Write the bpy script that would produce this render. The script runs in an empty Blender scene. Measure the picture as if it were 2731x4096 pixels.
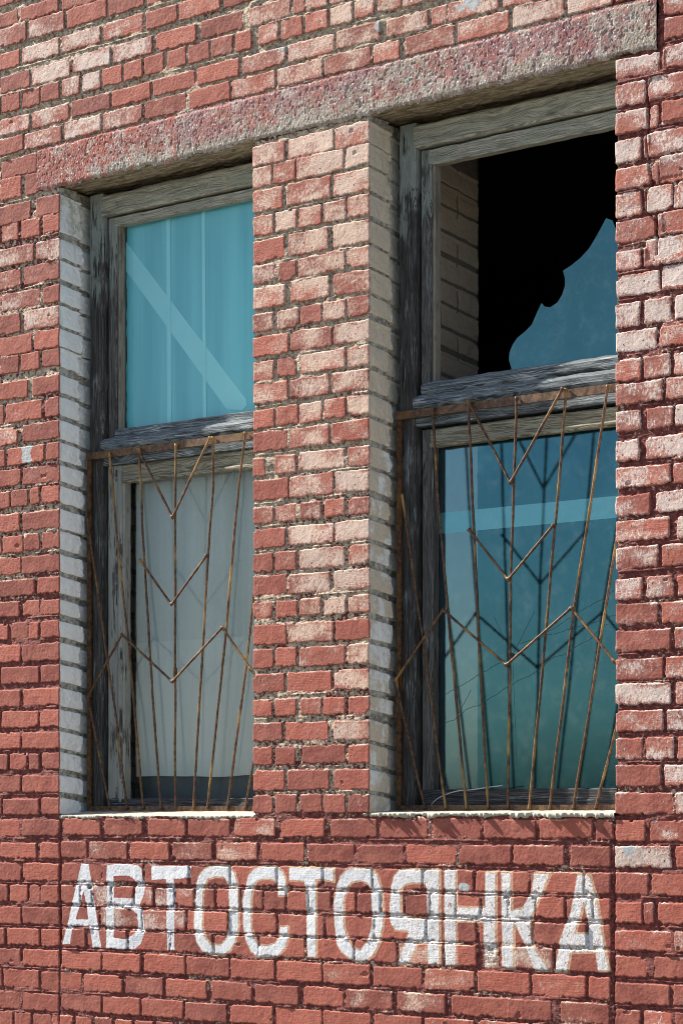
import bpy, bmesh, math, random
import numpy as np
from mathutils import Vector, noise as mnoise

# ------------------------------------------------------------------ camera, sky, sun, exposure
scene = bpy.context.scene
cam_d = bpy.data.cameras.new('camera'); cam = bpy.data.objects.new('camera', cam_d)
scene.collection.objects.link(cam)
cam.location = (6.6124, -8.1568, 1.6)
cam.rotation_euler = (math.radians(90), 0, math.radians(39.0304))
cam_d.sensor_fit = 'HORIZONTAL'; cam_d.sensor_width = 24.0; cam_d.lens = 85.2435
cam_d.shift_y = 0.4456; cam_d.clip_start = 0.05; cam_d.clip_end = 3000
scene.camera = cam
scene.render.resolution_x = 682; scene.render.resolution_y = 1024

SUN = Vector((-1.0, -0.235, 0.95)).normalized()        # towards the sun
world = bpy.data.worlds.new('World'); scene.world = world; world.use_nodes = True
wn = world.node_tree; wn.nodes.clear()
sky = wn.nodes.new('ShaderNodeTexSky'); sky.sky_type = 'NISHITA'; sky.sun_disc = False
sky.sun_elevation = math.asin(SUN.z); sky.sun_rotation = math.atan2(SUN.x, SUN.y)
sky.air_density = 1.0; sky.dust_density = 0.8; sky.ozone_density = 0.7
bg = wn.nodes.new('ShaderNodeBackground'); bg.inputs['Strength'].default_value = 0.078
wo = wn.nodes.new('ShaderNodeOutputWorld')
wn.links.new(sky.outputs[0], bg.inputs[0]); wn.links.new(bg.outputs[0], wo.inputs[0])
sun_d = bpy.data.lights.new('sun', 'SUN'); sun_d.energy = 5.0; sun_d.angle = math.radians(0.5)
sun_d.color = (1.0, 0.93, 0.83)
sun_o = bpy.data.objects.new('sun', sun_d); scene.collection.objects.link(sun_o)
sun_o.rotation_euler = SUN.to_track_quat('Z', 'Y').to_euler(); sun_o.location = (-6, -4, 8)
vs = scene.view_settings
vs.view_transform = 'Standard'; vs.look = 'None'; vs.gamma = 1.0; vs.exposure = 1.28
vs.use_curve_mapping = False

try: scene.cycles.filter_width = 1.0
except Exception: pass
rng = np.random.default_rng(7); random.seed(7)

# ------------------------------------------------------------------ tables: bricks of the wall (metres), letters
ROWS=[
('T',0,5.4523,5.5237,[(-2.296,-2.024),(-2.007,-1.744),(-1.722,-1.434),(-1.403,-1.176),(-1.151,-0.98),(-0.96,-0.71)]),
('T',1,5.3566,5.4485,[(-2.148,-1.963),(-1.946,-1.7),(-1.684,-1.424),(-1.408,-1.181),(-1.161,-0.93),(-0.915,-0.686)]),
('T',2,5.2441,5.3273,[(-2.148,-2.011),(-1.996,-1.738),(-1.722,-1.461),(-1.44,-1.186),(-1.166,-0.97),(-0.96,-0.705),(-0.686,-0.439)]),
('T',3,5.1296,5.2154,[(-2.148,-1.935),(-1.924,-1.668),(-1.646,-1.4),(-1.382,-1.128),(-1.105,-0.853),(-0.827,-0.571),(-0.53,-0.287),(-0.273,-0.207),(-0.198,-0.08),(-0.067,0.15)]),
('T',4,5.0323,5.1191,[(-2.137,-2.007),(-1.996,-1.875),(-1.864,-1.74),(-1.722,-1.598),(-1.582,-1.464),(-1.45,-1.323),(-1.309,-1.189),(-1.176,-1.055),(-1.035,-0.915),(-0.9,-0.773),(-0.758,-0.628),(-0.617,-0.518),(-0.477,-0.361),(-0.345,-0.219),(-0.204,-0.078),(-0.065,0.059),(0.071,0.183),(0.202,0.323),(0.335,0.458),(0.471,0.575)]),
('T',5,4.922,5.0027,[(-2.148,-1.941),(-1.924,-1.673),(-1.652,-1.398),(-1.387,-1.135),(-1.12,-0.861),(-0.846,-0.59),(-0.575,-0.319),(-0.303,-0.044),(-0.029,0.212),(0.245,0.468),(0.483,0.565),(0.573,0.832),(0.852,1.081),(1.096,1.31)]),
('T',6,4.8251,4.9087,[(-2.216,-1.985),(-1.974,-1.719),(-1.7,-1.455),(-1.445,-1.189),(-1.176,-0.915),(-0.895,-0.647),(-0.638,-0.38),(-0.366,-0.105),(-0.096,0.163),(0.178,0.318),(0.348,0.606),(0.621,0.882),(0.902,1.154),(1.168,1.385)]),
('L',7,4.7095,4.8013,[(-2.331,-2.157),(-2.142,-1.891)]),
('L',8,4.603,4.7101,[(-2.148,-2.002),(-1.971,-1.886)]),
('L',9,4.486,4.5801,[(-2.193,-1.935),(-1.897,-1.729)]),
('L',10,4.4003,4.4883,[(-2.137,-2.022),(-1.999,-1.867),(-1.849,-1.729)]),
('L',11,4.2779,4.3697,[(-2.193,-1.913),(-1.9,-1.727)]),
('L',12,4.1708,4.2611,[(-2.262,-2.0),(-1.982,-1.727)]),
('L',13,4.0637,4.1478,[(-2.134,-1.869),(-1.849,-1.725)]),
('L',14,3.9489,4.0446,[(-2.273,-2.004),(-1.98,-1.725)]),
('L',15,3.8456,3.9375,[(-2.199,-1.924),(-1.908,-1.723)]),
('L',16,3.7567,3.8424,[(-2.146,-2.016),(-2.002,-1.871),(-1.856,-1.723)]),
('L',17,3.6282,3.7162,[(-2.216,-1.955),(-1.921,-1.725)]),
('L',18,3.5135,3.6091,[(-2.111,-1.856),(-1.833,-1.726)]),
('L',19,3.4079,3.4943,[(-2.296,-2.024),(-1.991,-1.727)]),
('L',20,3.3069,3.3926,[(-2.25,-2.114),(-2.098,-1.839),(-1.825,-1.727)]),
('L',21,3.2036,3.2878,[(-2.273,-2.0),(-1.991,-1.729)]),
('L',22,3.1042,3.186,[(-2.21,-2.078),(-2.069,-1.951),(-1.937,-1.872),(-1.858,-1.727)]),
('L',23,2.9808,3.0704,[(-2.273,-2.011),(-1.992,-1.734)]),
('L',24,2.8806,2.9632,[(-2.129,-1.985),(-1.98,-1.872),(-1.854,-1.737)]),
('L',25,2.7735,2.8577,[(-2.273,-2.005),(-1.995,-1.738)]),
('L',26,2.6687,2.749,[(-2.176,-1.905),(-1.887,-1.738)]),
('L',27,2.5692,2.6435,[(-2.273,-2.011),(-1.991,-1.873),(-1.869,-1.738)]),
('L',28,2.4583,2.5386,[(-2.228,-2.095),(-2.071,-1.955),(-1.943,-1.878),(-1.858,-1.737)]),
('L',29,2.3474,2.4315,[(-2.273,-2.005),(-1.992,-1.737)]),
('L',30,2.2426,2.3267,[(-2.143,-1.879),(-1.865,-1.737)]),
('L',31,2.133,2.2156,[(-2.273,-2.006),(-1.992,-1.737)]),
('L',32,2.0274,2.1108,[(-2.138,-1.883),(-1.869,-1.737)]),
('L',33,1.9257,2.006,[(-2.273,-2.006),(-1.99,-1.737)]),
('L',34,1.8224,1.9043,[(-2.216,-2.095),(-2.08,-1.961),(-1.946,-1.875),(-1.858,-1.737)]),
('L',35,1.713,1.7949,[(-2.273,-2.007),(-1.991,-1.737)]),
('L',36,1.6044,1.6862,[(-2.128,-1.873),(-1.858,-1.737)]),
('L',37,1.5011,1.5822,[(-2.273,-2.011),(-1.987,-1.734)]),
('L',38,1.3934,1.4699,[(-2.148,-1.894),(-1.869,-1.737)]),
('L',39,1.2856,1.3728,[(-2.273,-2.005),(-1.99,-1.737)]),
('L',40,1.183,1.2672,[(-2.228,-2.095),(-2.08,-1.955),(-1.943,-1.868),(-1.858,-1.737)]),
('L',41,1.0744,1.1586,[(-2.273,-2.005),(-1.99,-1.737)]),
('L',42,0.9727,1.0553,[(-2.262,-2.117),(-2.099,-1.872),(-1.858,-1.737)]),
('L',43,0.874,0.9558,[(-2.273,-2.006),(-1.99,-1.74)]),
('L',44,0.7638,0.8541,[(-2.127,-1.879),(-1.859,-1.737)]),
('L',45,0.6598,0.7454,[(-2.273,-2.007),(-1.99,-1.741)]),
('L',46,0.5618,0.6475,[(-2.262,-2.062),(-2.047,-1.933),(-1.92,-1.792)]),
('L',47,0.4624,0.5465,[(-2.273,-2.007),(-1.99,-1.737)]),
('L',48,0.3629,0.4471,[(-2.127,-1.879),(-1.859,-1.737)]),
('P',1,4.4942,4.5898,[(-0.511,-0.32),(-0.308,-0.047),(-0.036,0.147)]),
('P',2,4.3986,4.4924,[(-0.509,-0.4),(-0.391,-0.261),(-0.253,0.011),(0.022,0.147)]),
('P',3,4.291,4.3887,[(-0.509,-0.334),(-0.31,-0.061),(-0.046,0.139)]),
('P',4,4.1832,4.274,[(-0.505,-0.391),(-0.378,-0.256),(-0.24,-0.115),(-0.104,0.023),(0.03,0.148)]),
('P',5,4.0662,4.1661,[(-0.505,-0.324),(-0.305,-0.074),(-0.05,0.146)]),
('P',6,3.9667,4.0536,[(-0.505,-0.381),(-0.359,-0.26),(-0.244,0.019),(0.03,0.148)]),
('P',7,3.8567,3.953,[(-0.505,-0.321),(-0.286,-0.07),(-0.045,0.152)]),
('P',8,3.7541,3.8392,[(-0.507,-0.39),(-0.369,-0.242),(-0.234,-0.111),(-0.099,0.024),(0.035,0.155)]),
('P',9,3.6425,3.7346,[(-0.505,-0.302),(-0.294,-0.052),(-0.044,0.152)]),
('P',10,3.5393,3.6262,[(-0.505,-0.39),(-0.369,-0.26),(-0.235,0.019),(0.035,0.152)]),
('P',11,3.4346,3.5253,[(-0.505,-0.307),(-0.29,-0.07),(-0.056,0.148)]),
('P',12,3.3267,3.4132,[(-0.505,-0.386),(-0.372,-0.246),(-0.24,-0.11),(-0.099,0.02),(0.031,0.152)]),
('P',13,3.2185,3.3092,[(-0.505,-0.31),(-0.295,-0.07),(-0.055,0.152)]),
('P',14,3.1103,3.1958,[(-0.511,-0.438),(-0.379,-0.257),(-0.24,0.018),(0.034,0.152)]),
('P',15,3.0011,3.0952,[(-0.511,-0.302),(-0.295,-0.044),(-0.035,0.152)]),
('P',16,2.899,2.9771,[(-0.511,-0.39),(-0.378,-0.26),(-0.238,-0.114),(-0.097,0.019),(0.035,0.156)]),
('P',17,2.7884,2.8763,[(-0.511,-0.319),(-0.3,-0.043),(-0.039,0.139)]),
('P',18,2.6833,2.7709,[(-0.511,-0.392),(-0.379,-0.256),(-0.236,0.015),(0.038,0.152)]),
('P',19,2.577,2.667,[(-0.511,-0.313),(-0.299,-0.065),(-0.041,0.155)]),
('P',20,2.4762,2.5536,[(-0.513,-0.395),(-0.374,-0.251),(-0.236,-0.114),(-0.098,0.024),(0.038,0.156)]),
('P',21,2.3603,2.4503,[(-0.513,-0.316),(-0.305,-0.044),(-0.036,0.156)]),
('P',22,2.256,2.3435,[(-0.511,-0.39),(-0.378,-0.256),(-0.24,0.019),(0.035,0.156)]),
('P',23,2.1449,2.2315,[(-0.511,-0.327),(-0.312,-0.056),(-0.042,0.152)]),
('P',24,2.0413,2.118,[(-0.515,-0.395),(-0.378,-0.256),(-0.231,-0.111),(-0.105,0.019),(0.035,0.156)]),
('P',25,1.9302,2.014,[(-0.515,-0.334),(-0.321,-0.074),(-0.045,0.156)]),
('P',26,1.827,1.9075,[(-0.515,-0.394),(-0.379,-0.264),(-0.226,0.02),(0.036,0.156)]),
('P',27,1.7136,1.803,[(-0.513,-0.326),(-0.31,-0.07),(-0.045,0.156)]),
('P',28,1.6124,1.694,[(-0.513,-0.395),(-0.378,-0.253),(-0.235,-0.11),(-0.101,0.024),(0.038,0.163)]),
('R',-3,4.82,4.9008,[(1.619,1.844)]),
('R',-2,4.7268,4.8138,[(1.619,1.844)]),
('R',-1,4.6335,4.7187,[(1.622,1.83)]),
('R',0,4.5281,4.607,[(1.624,1.816)]),
('R',1,4.5185,4.5989,[(1.394,1.603)]),
('R',1.5,4.4159,4.4999,[(1.543,1.788)]),
('R',2,4.4061,4.4973,[(1.397,1.537)]),
('R',2.5,4.3139,4.3946,[(1.61,1.83)]),
('R',3,4.3023,4.3904,[(1.395,1.552),(1.556,1.595)]),
('R',3.6,4.1952,4.2854,[(1.552,1.802)]),
('R',4,4.1884,4.2778,[(1.401,1.517)]),
('R',4.6,4.0941,4.181,[(1.6,1.83)]),
('R',5,4.0794,4.1662,[(1.395,1.559),(1.561,1.595)]),
('R',5.6,3.9688,4.0683,[(1.537,1.661),(1.684,1.802)]),
('R',6,3.9716,4.0661,[(1.397,1.519)]),
('R',6.6,3.8816,3.9654,[(1.612,1.83)]),
('R',7,3.8695,3.9575,[(1.399,1.581)]),
('R',7.6,3.7782,3.8653,[(1.539,1.759)]),
('R',8,3.7593,3.8393,[(1.403,1.516)]),
('R',8.6,3.6674,3.7543,[(1.612,1.844)]),
('R',9,3.6541,3.7407,[(1.401,1.603)]),
('R',10,3.5335,3.6308,[(1.398,1.513),(1.532,1.653),(1.67,1.781)]),
('R',11,3.4336,3.5152,[(1.404,1.589),(1.601,1.83)]),
('R',12,3.3206,3.4085,[(1.398,1.515),(1.527,1.649),(1.666,1.788)]),
('R',13,3.2277,3.3112,[(1.407,1.614),(1.627,1.837)]),
('R',14,3.1166,3.2026,[(1.398,1.515),(1.543,1.661),(1.67,1.788)]),
('R',15,3.0018,3.0871,[(1.398,1.508),(1.536,1.731)]),
('R',16,2.8969,2.9785,[(1.395,1.65),(1.663,1.837)]),
('R',17,2.7863,2.8704,[(1.395,1.559),(1.583,1.788)]),
('R',18,2.684,2.7687,[(1.399,1.646),(1.679,1.872)]),
('R',19,2.5773,2.6633,[(1.401,1.595),(1.612,1.837)]),
('R',20,2.4549,2.5396,[(1.399,1.522),(1.539,1.664),(1.684,1.802)]),
('R',21,2.3532,2.4373,[(1.406,1.593),(1.608,1.816)]),
('R',22,2.249,2.3337,[(1.397,1.653),(1.67,1.872)]),
('R',23,2.1384,2.2231,[(1.399,1.616),(1.63,1.837)]),
('R',24,2.0361,2.1227,[(1.399,1.653),(1.673,1.872)]),
('R',25,1.9344,2.0191,[(1.401,1.616),(1.633,1.844)]),
('R',26,1.8214,1.908,[(1.403,1.522),(1.539,1.664),(1.682,1.802)]),
('R',27,1.7147,1.7994,[(1.399,1.609),(1.622,1.83)]),
('R',28,1.6061,1.6927,[(1.399,1.661),(1.674,1.872)]),
('R',29,1.4981,1.5816,[(1.403,1.537),(1.557,1.759)]),
('R',30,1.3947,1.4814,[(1.395,1.653),(1.673,1.872)]),
('R',31,1.288,1.3746,[(1.403,1.552),(1.564,1.802)]),
('R',32,1.175,1.2598,[(1.395,1.522),(1.53,1.577),(1.593,1.802)]),
('R',33,1.0696,1.1499,[(1.403,1.653),(1.668,1.872)]),
('R',34,0.9616,1.0464,[(1.397,1.541),(1.576,1.802)]),
('R',35,0.858,0.9415,[(1.395,1.65),(1.665,1.872)]),
('R',36,0.7513,0.8348,[(1.395,1.514),(1.527,1.659),(1.674,1.802)]),
('R',37,0.6415,0.7294,[(1.395,1.65),(1.665,1.872)]),
('I',1,1.5073,1.5868,[(-1.711,-1.461),(-1.434,-1.191),(-1.153,-0.918),(-0.9,-0.647),(-0.62,-0.38),(-0.345,-0.096),(-0.062,0.191),(0.214,0.468),(0.492,0.741),(0.758,1.014),(1.036,1.288),(1.304,1.388)]),
('I',2,1.3982,1.4797,[(-1.727,-1.555),(-1.54,-1.288),(-1.265,-1.023),(-1.0,-0.756),(-0.729,-0.484),(-0.458,-0.209),(-0.189,0.068),(0.085,0.336),(0.355,0.613),(0.629,0.893),(0.906,1.154),(1.183,1.373)]),
('I',3,1.2875,1.3743,[(-1.72,-1.457),(-1.443,-1.188),(-1.174,-0.9),(-0.886,-0.654),(-0.641,-0.377),(-0.364,-0.113),(-0.1,0.165),(0.177,0.433),(0.445,0.703),(0.715,0.978),(0.989,1.243),(1.254,1.375)]),
('I',4,1.1832,1.2696,[(-1.722,-1.6),(-1.586,-1.523),(-1.508,-1.4),(-1.385,-1.252),(-1.237,-1.123),(-1.109,-0.995),(-0.981,-0.868),(-0.854,-0.739),(-0.725,-0.592),(-0.579,-0.454),(-0.441,-0.322),(-0.31,-0.195),(-0.182,-0.061),(-0.049,0.074),(0.086,0.209),(0.221,0.338),(0.35,0.471),(0.483,0.609),(0.62,0.736),(0.747,0.873),(0.884,1.01),(1.02,1.155),(1.166,1.285),(1.295,1.375)]),
('I',5,1.0764,1.1664,[(-1.722,-1.473),(-1.459,-1.198),(-1.184,-0.919),(-0.905,-0.657),(-0.643,-0.374),(-0.361,-0.1),(-0.087,0.174),(0.186,0.451),(0.462,0.717),(0.733,0.995),(1.006,1.262),(1.272,1.375)]),
('I',6,0.9745,1.0629,[(-1.714,-1.565),(-1.55,-1.293),(-1.278,-1.022),(-1.008,-0.751),(-0.737,-0.482),(-0.469,-0.209),(-0.196,0.062),(0.074,0.299),(0.311,0.548),(0.56,0.717),(0.848,1.102),(1.113,1.375)]),
('I',7,0.8706,0.9584,[(-1.722,-1.459),(-1.447,-1.2),(-1.178,-0.92),(-0.907,-0.653),(-0.641,-0.385),(-0.37,-0.11),(-0.103,0.157),(0.176,0.435),(0.45,0.708),(0.724,0.985),(0.994,1.257),(1.271,1.374)]),
('I',8,0.7689,0.852,[(-1.722,-1.586),(-1.573,-1.319),(-1.3,-1.058),(-1.04,-0.787),(-0.755,-0.516),(-0.496,-0.242),(-0.211,0.011),(0.028,0.277),(0.304,0.557),(0.595,0.88),(0.854,1.093),(1.137,1.37)]),
('I',9,0.6695,0.7527,[(-1.722,-1.459),(-1.447,-1.205),(-1.191,-0.933),(-0.92,-0.665),(-0.642,-0.39),(-0.378,-0.112),(-0.105,0.159),(0.176,0.435),(0.45,0.708),(0.724,0.985),(0.994,1.257),(1.271,1.374)]),
('I',10,0.5677,0.6498,[(-1.782,-1.646),(-1.625,-1.519),(-1.503,-1.387),(-1.366,-1.253),(-1.232,-1.12),(-1.105,-0.995),(-0.98,-0.861),(-0.841,-0.715),(-0.695,-0.571),(-0.557,-0.439),(-0.424,-0.298),(-0.285,-0.152),(-0.139,-0.013),(0.0,0.124),(0.137,0.263),(0.275,0.403),(0.416,0.542),(0.554,0.682),(0.697,0.83),(0.842,0.973),(0.985,1.114),(1.126,1.365)]),
('I',11,0.4694,0.5525,[(-1.722,-1.459),(-1.447,-1.205),(-1.191,-0.933),(-0.92,-0.665),(-0.642,-0.39),(-0.378,-0.112),(-0.105,0.159),(0.176,0.435),(0.45,0.708),(0.724,0.985),(0.994,1.257),(1.271,1.374)]),
]
LETTERS=[
[[(-1.5906,1.3764),(-1.5396,1.3752),(-1.4551,0.9757),(-1.5142,0.9767),(-1.537,1.0773),(-1.6437,1.0742),(-1.6591,0.9887),(-1.7143,0.9851)],[(-1.571,1.2407),(-1.6248,1.1093),(-1.543,1.1115)]],
[[(-1.4191,1.3707),(-1.3233,1.3779),(-1.2163,1.3721),(-1.1934,1.3546),(-1.1901,1.3192),(-1.1714,1.2722),(-1.1795,1.2306),(-1.2081,1.1827),(-1.1795,1.1597),(-1.1714,1.1126),(-1.1714,1.0594),(-1.1958,1.0054),(-1.2409,0.9772),(-1.3233,0.9743),(-1.4274,0.9767)],[(-1.3715,1.3163),(-1.2902,1.3206),(-1.2491,1.3093),(-1.2245,1.286),(-1.231,1.2651),(-1.2573,1.2171),(-1.3731,1.2177)],[(-1.3715,1.1657),(-1.2573,1.1637),(-1.2245,1.1408),(-1.2204,1.0875),(-1.2409,1.0513),(-1.2985,1.0258),(-1.3731,1.0294)]],
[[(-1.1307,1.3702),(-0.8829,1.3717),(-0.8845,1.317),(-0.9201,1.3164),(-0.9224,1.3129),(-0.9836,1.3095),(-0.986,0.9831),(-1.0364,0.9813),(-1.038,1.3069),(-1.1291,1.3024)]],
[[(-0.8554,1.2838),(-0.8358,1.3305),(-0.7966,1.363),(-0.7383,1.3736),(-0.6611,1.3734),(-0.6228,1.3453),(-0.6014,1.2884),(-0.596,1.1912),(-0.596,1.1054),(-0.6151,1.0361),(-0.6457,0.995),(-0.6919,0.9715),(-0.7538,0.9693),(-0.8162,0.989),(-0.8514,1.0284),(-0.8648,1.0977),(-0.8632,1.2139)],[(-0.8084,1.2731),(-0.7849,1.314),(-0.7383,1.3251),(-0.6842,1.3242),(-0.6573,1.2931),(-0.6519,1.2186),(-0.6534,1.1038),(-0.6688,1.0459),(-0.7073,1.0159),(-0.7616,1.0169),(-0.7966,1.0476),(-0.8123,1.0992),(-0.8146,1.215)]],
[[(-0.5542,1.2835),(-0.5352,1.3352),(-0.5012,1.3641),(-0.4486,1.3751),(-0.3814,1.3743),(-0.3405,1.3579),(-0.3184,1.3216),(-0.3147,1.2485),(-0.3628,1.2464),(-0.365,1.287),(-0.3888,1.3193),(-0.4486,1.3206),(-0.4861,1.3103),(-0.5088,1.2843),(-0.5216,1.2215),(-0.5216,1.1075),(-0.5088,1.0567),(-0.4786,1.0235),(-0.4261,1.0225),(-0.3814,1.0353),(-0.3531,1.0672),(-0.3517,1.1096),(-0.3036,1.111),(-0.3051,1.0575),(-0.3221,1.0176),(-0.3591,0.9824),(-0.4112,0.9704),(-0.4786,0.9696),(-0.5239,0.9935),(-0.5504,1.0383),(-0.5679,1.1062),(-0.5709,1.2204)]],
[[(-0.2984,1.3725),(-0.0445,1.3715),(-0.0459,1.315),(-0.0961,1.3208),(-0.1451,1.3217),(-0.1451,0.9818),(-0.1916,0.9801),(-0.1959,1.061),(-0.201,1.2844),(-0.2105,1.315),(-0.2984,1.3163)]],
[[(-0.028,1.2987),(-0.0102,1.3377),(0.0253,1.3658),(0.0818,1.3749),(0.1589,1.3732),(0.1937,1.3464),(0.2131,1.2976),(0.227,1.227),(0.227,1.129),(0.2076,1.0575),(0.1728,1.0017),(0.1169,0.9679),(0.0748,0.9679),(0.0395,0.9859),(-0.0031,1.0119),(-0.028,1.0442),(-0.0402,1.1213),(-0.0445,1.232)],[(0.0324,1.2943),(0.0536,1.3139),(0.1029,1.323),(0.1449,1.31),(0.1624,1.2857),(0.1672,1.2093),(0.1659,1.1272),(0.1414,1.0608),(0.1029,1.0211),(0.0607,1.0307),(0.0324,1.0683),(0.0111,1.1228),(0.0097,1.2332)]],
[[(0.2697,1.2986),(0.2869,1.3478),(0.3178,1.371),(0.5258,1.374),(0.5258,0.9771),(0.4682,0.9749),(0.4656,1.0606),(0.413,1.0643),(0.3621,0.9718),(0.3006,0.9695),(0.3689,1.1114),(0.2938,1.1146),(0.2663,1.1518),(0.2615,1.2278)],[(0.3212,1.24),(0.3212,1.2833),(0.3383,1.308),(0.3791,1.3168),(0.4535,1.3171),(0.4602,1.2699),(0.4669,1.1681),(0.4062,1.1637),(0.3383,1.1755),(0.3212,1.1913)]],
[[(0.5538,1.3743),(0.612,1.3741),(0.6134,1.2198),(0.7636,1.2208),(0.7636,1.3683),(0.8153,1.3691),(0.814,0.9803),(0.7559,0.978),(0.7546,1.1625),(0.6134,1.1613),(0.6134,0.9778),(0.5538,0.9755)]],
[[(0.8422,1.3668),(0.8908,1.3676),(0.8933,1.2108),(0.9492,1.2226),(0.9933,1.2912),(1.0059,1.3682),(1.084,1.3652),(1.0466,1.2896),(1.0184,1.2346),(0.9883,1.1872),(0.9902,1.1508),(0.9946,1.0783),(1.0809,0.9727),(1.009,0.9724),(0.9618,1.0746),(0.9124,1.1591),(0.9048,1.1588),(0.9048,0.976),(0.8525,0.974)]],
[[(1.2165,1.3647),(1.2773,1.3605),(1.3106,1.2618),(1.3407,1.0898),(1.3677,0.9842),(1.3166,0.9821),(1.3046,1.058),(1.1828,1.0486),(1.1674,0.971),(1.1057,0.9685),(1.1366,1.1036),(1.1859,1.218)],[(1.247,1.2553),(1.2195,1.1676),(1.2073,1.1263),(1.2713,1.1283),(1.2652,1.1791)]],
]


# ------------------------------------------------------------------ helpers
def link(o, parent=None):
    scene.collection.objects.link(o)
    if parent is not None: o.parent = parent
    return o
def grid_noise(shape, seed):
    return np.random.default_rng(seed).random(shape).astype(np.float32)
def vnoise(x, y, seed=0):
    """smooth value noise, -1..1, cell size 1"""
    x = np.asarray(x, np.float32); y = np.asarray(y, np.float32)
    xi = np.floor(x).astype(np.int64); yi = np.floor(y).astype(np.int64)
    fx = x - xi; fy = y - yi
    fx = fx*fx*(3-2*fx); fy = fy*fy*(3-2*fy)
    tab = grid_noise((256, 256), seed)
    a = tab[xi & 255, yi & 255]; b = tab[(xi+1) & 255, yi & 255]
    c = tab[xi & 255, (yi+1) & 255]; d = tab[(xi+1) & 255, (yi+1) & 255]
    return ((a*(1-fx)+b*fx)*(1-fy) + (c*(1-fx)+d*fx)*fy)*2-1
def fbm(x, y, seed=0, octv=3, gain=0.5):
    s = 0; a = 1; t = 0
    for k in range(octv):
        s = s + a*vnoise(x*2**k+17.3*k, y*2**k+5.1*k, seed+k); t += a; a *= gain
    return s/t
def sstep(a, b, x):
    t = np.clip((x-a)/(b-a), 0, 1); return t*t*(3-2*t)
def mesh_np(name, co, faces, mat, parent=None, attrs=None, smooth=True, tri=False):
    me = bpy.data.meshes.new(name)
    nf = len(faces); k = faces.shape[1]
    me.vertices.add(len(co)); me.vertices.foreach_set('co', np.ascontiguousarray(co, np.float32).ravel())
    me.loops.add(nf*k); me.loops.foreach_set('vertex_index', np.ascontiguousarray(faces, np.int32).ravel())
    me.polygons.add(nf); me.polygons.foreach_set('loop_start', np.arange(0, nf*k, k, dtype=np.int32))
    me.polygons.foreach_set('loop_total', np.full(nf, k, np.int32))
    if smooth: me.polygons.foreach_set('use_smooth', np.ones(nf, bool))
    me.update(calc_edges=True)
    for an, arr in (attrs or {}).items():
        at = me.attributes.new(an, 'FLOAT_COLOR', 'POINT')
        at.data.foreach_set('color', np.ascontiguousarray(arr, np.float32).ravel())
    me.validate()
    if mat: me.materials.append(mat)
    return link(bpy.data.objects.new(name, me), parent)
def grid_faces(nu, nv, mask=None):
    """vertex index i*nv+j ; quads facing -Y when u right, v up"""
    i, j = np.meshgrid(np.arange(nu-1), np.arange(nv-1), indexing='ij')
    a = (i*nv+j); q = np.stack([a, a+nv, a+nv+1, a+1], -1)
    if mask is not None: q = q[mask]
    return q.reshape(-1, 4)
def submesh(co, faces, attrs):
    used = np.unique(faces); remap = np.full(len(co), -1, np.int64); remap[used] = np.arange(len(used))
    return co[used], remap[faces], {k: v[used] for k, v in attrs.items()}

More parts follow.
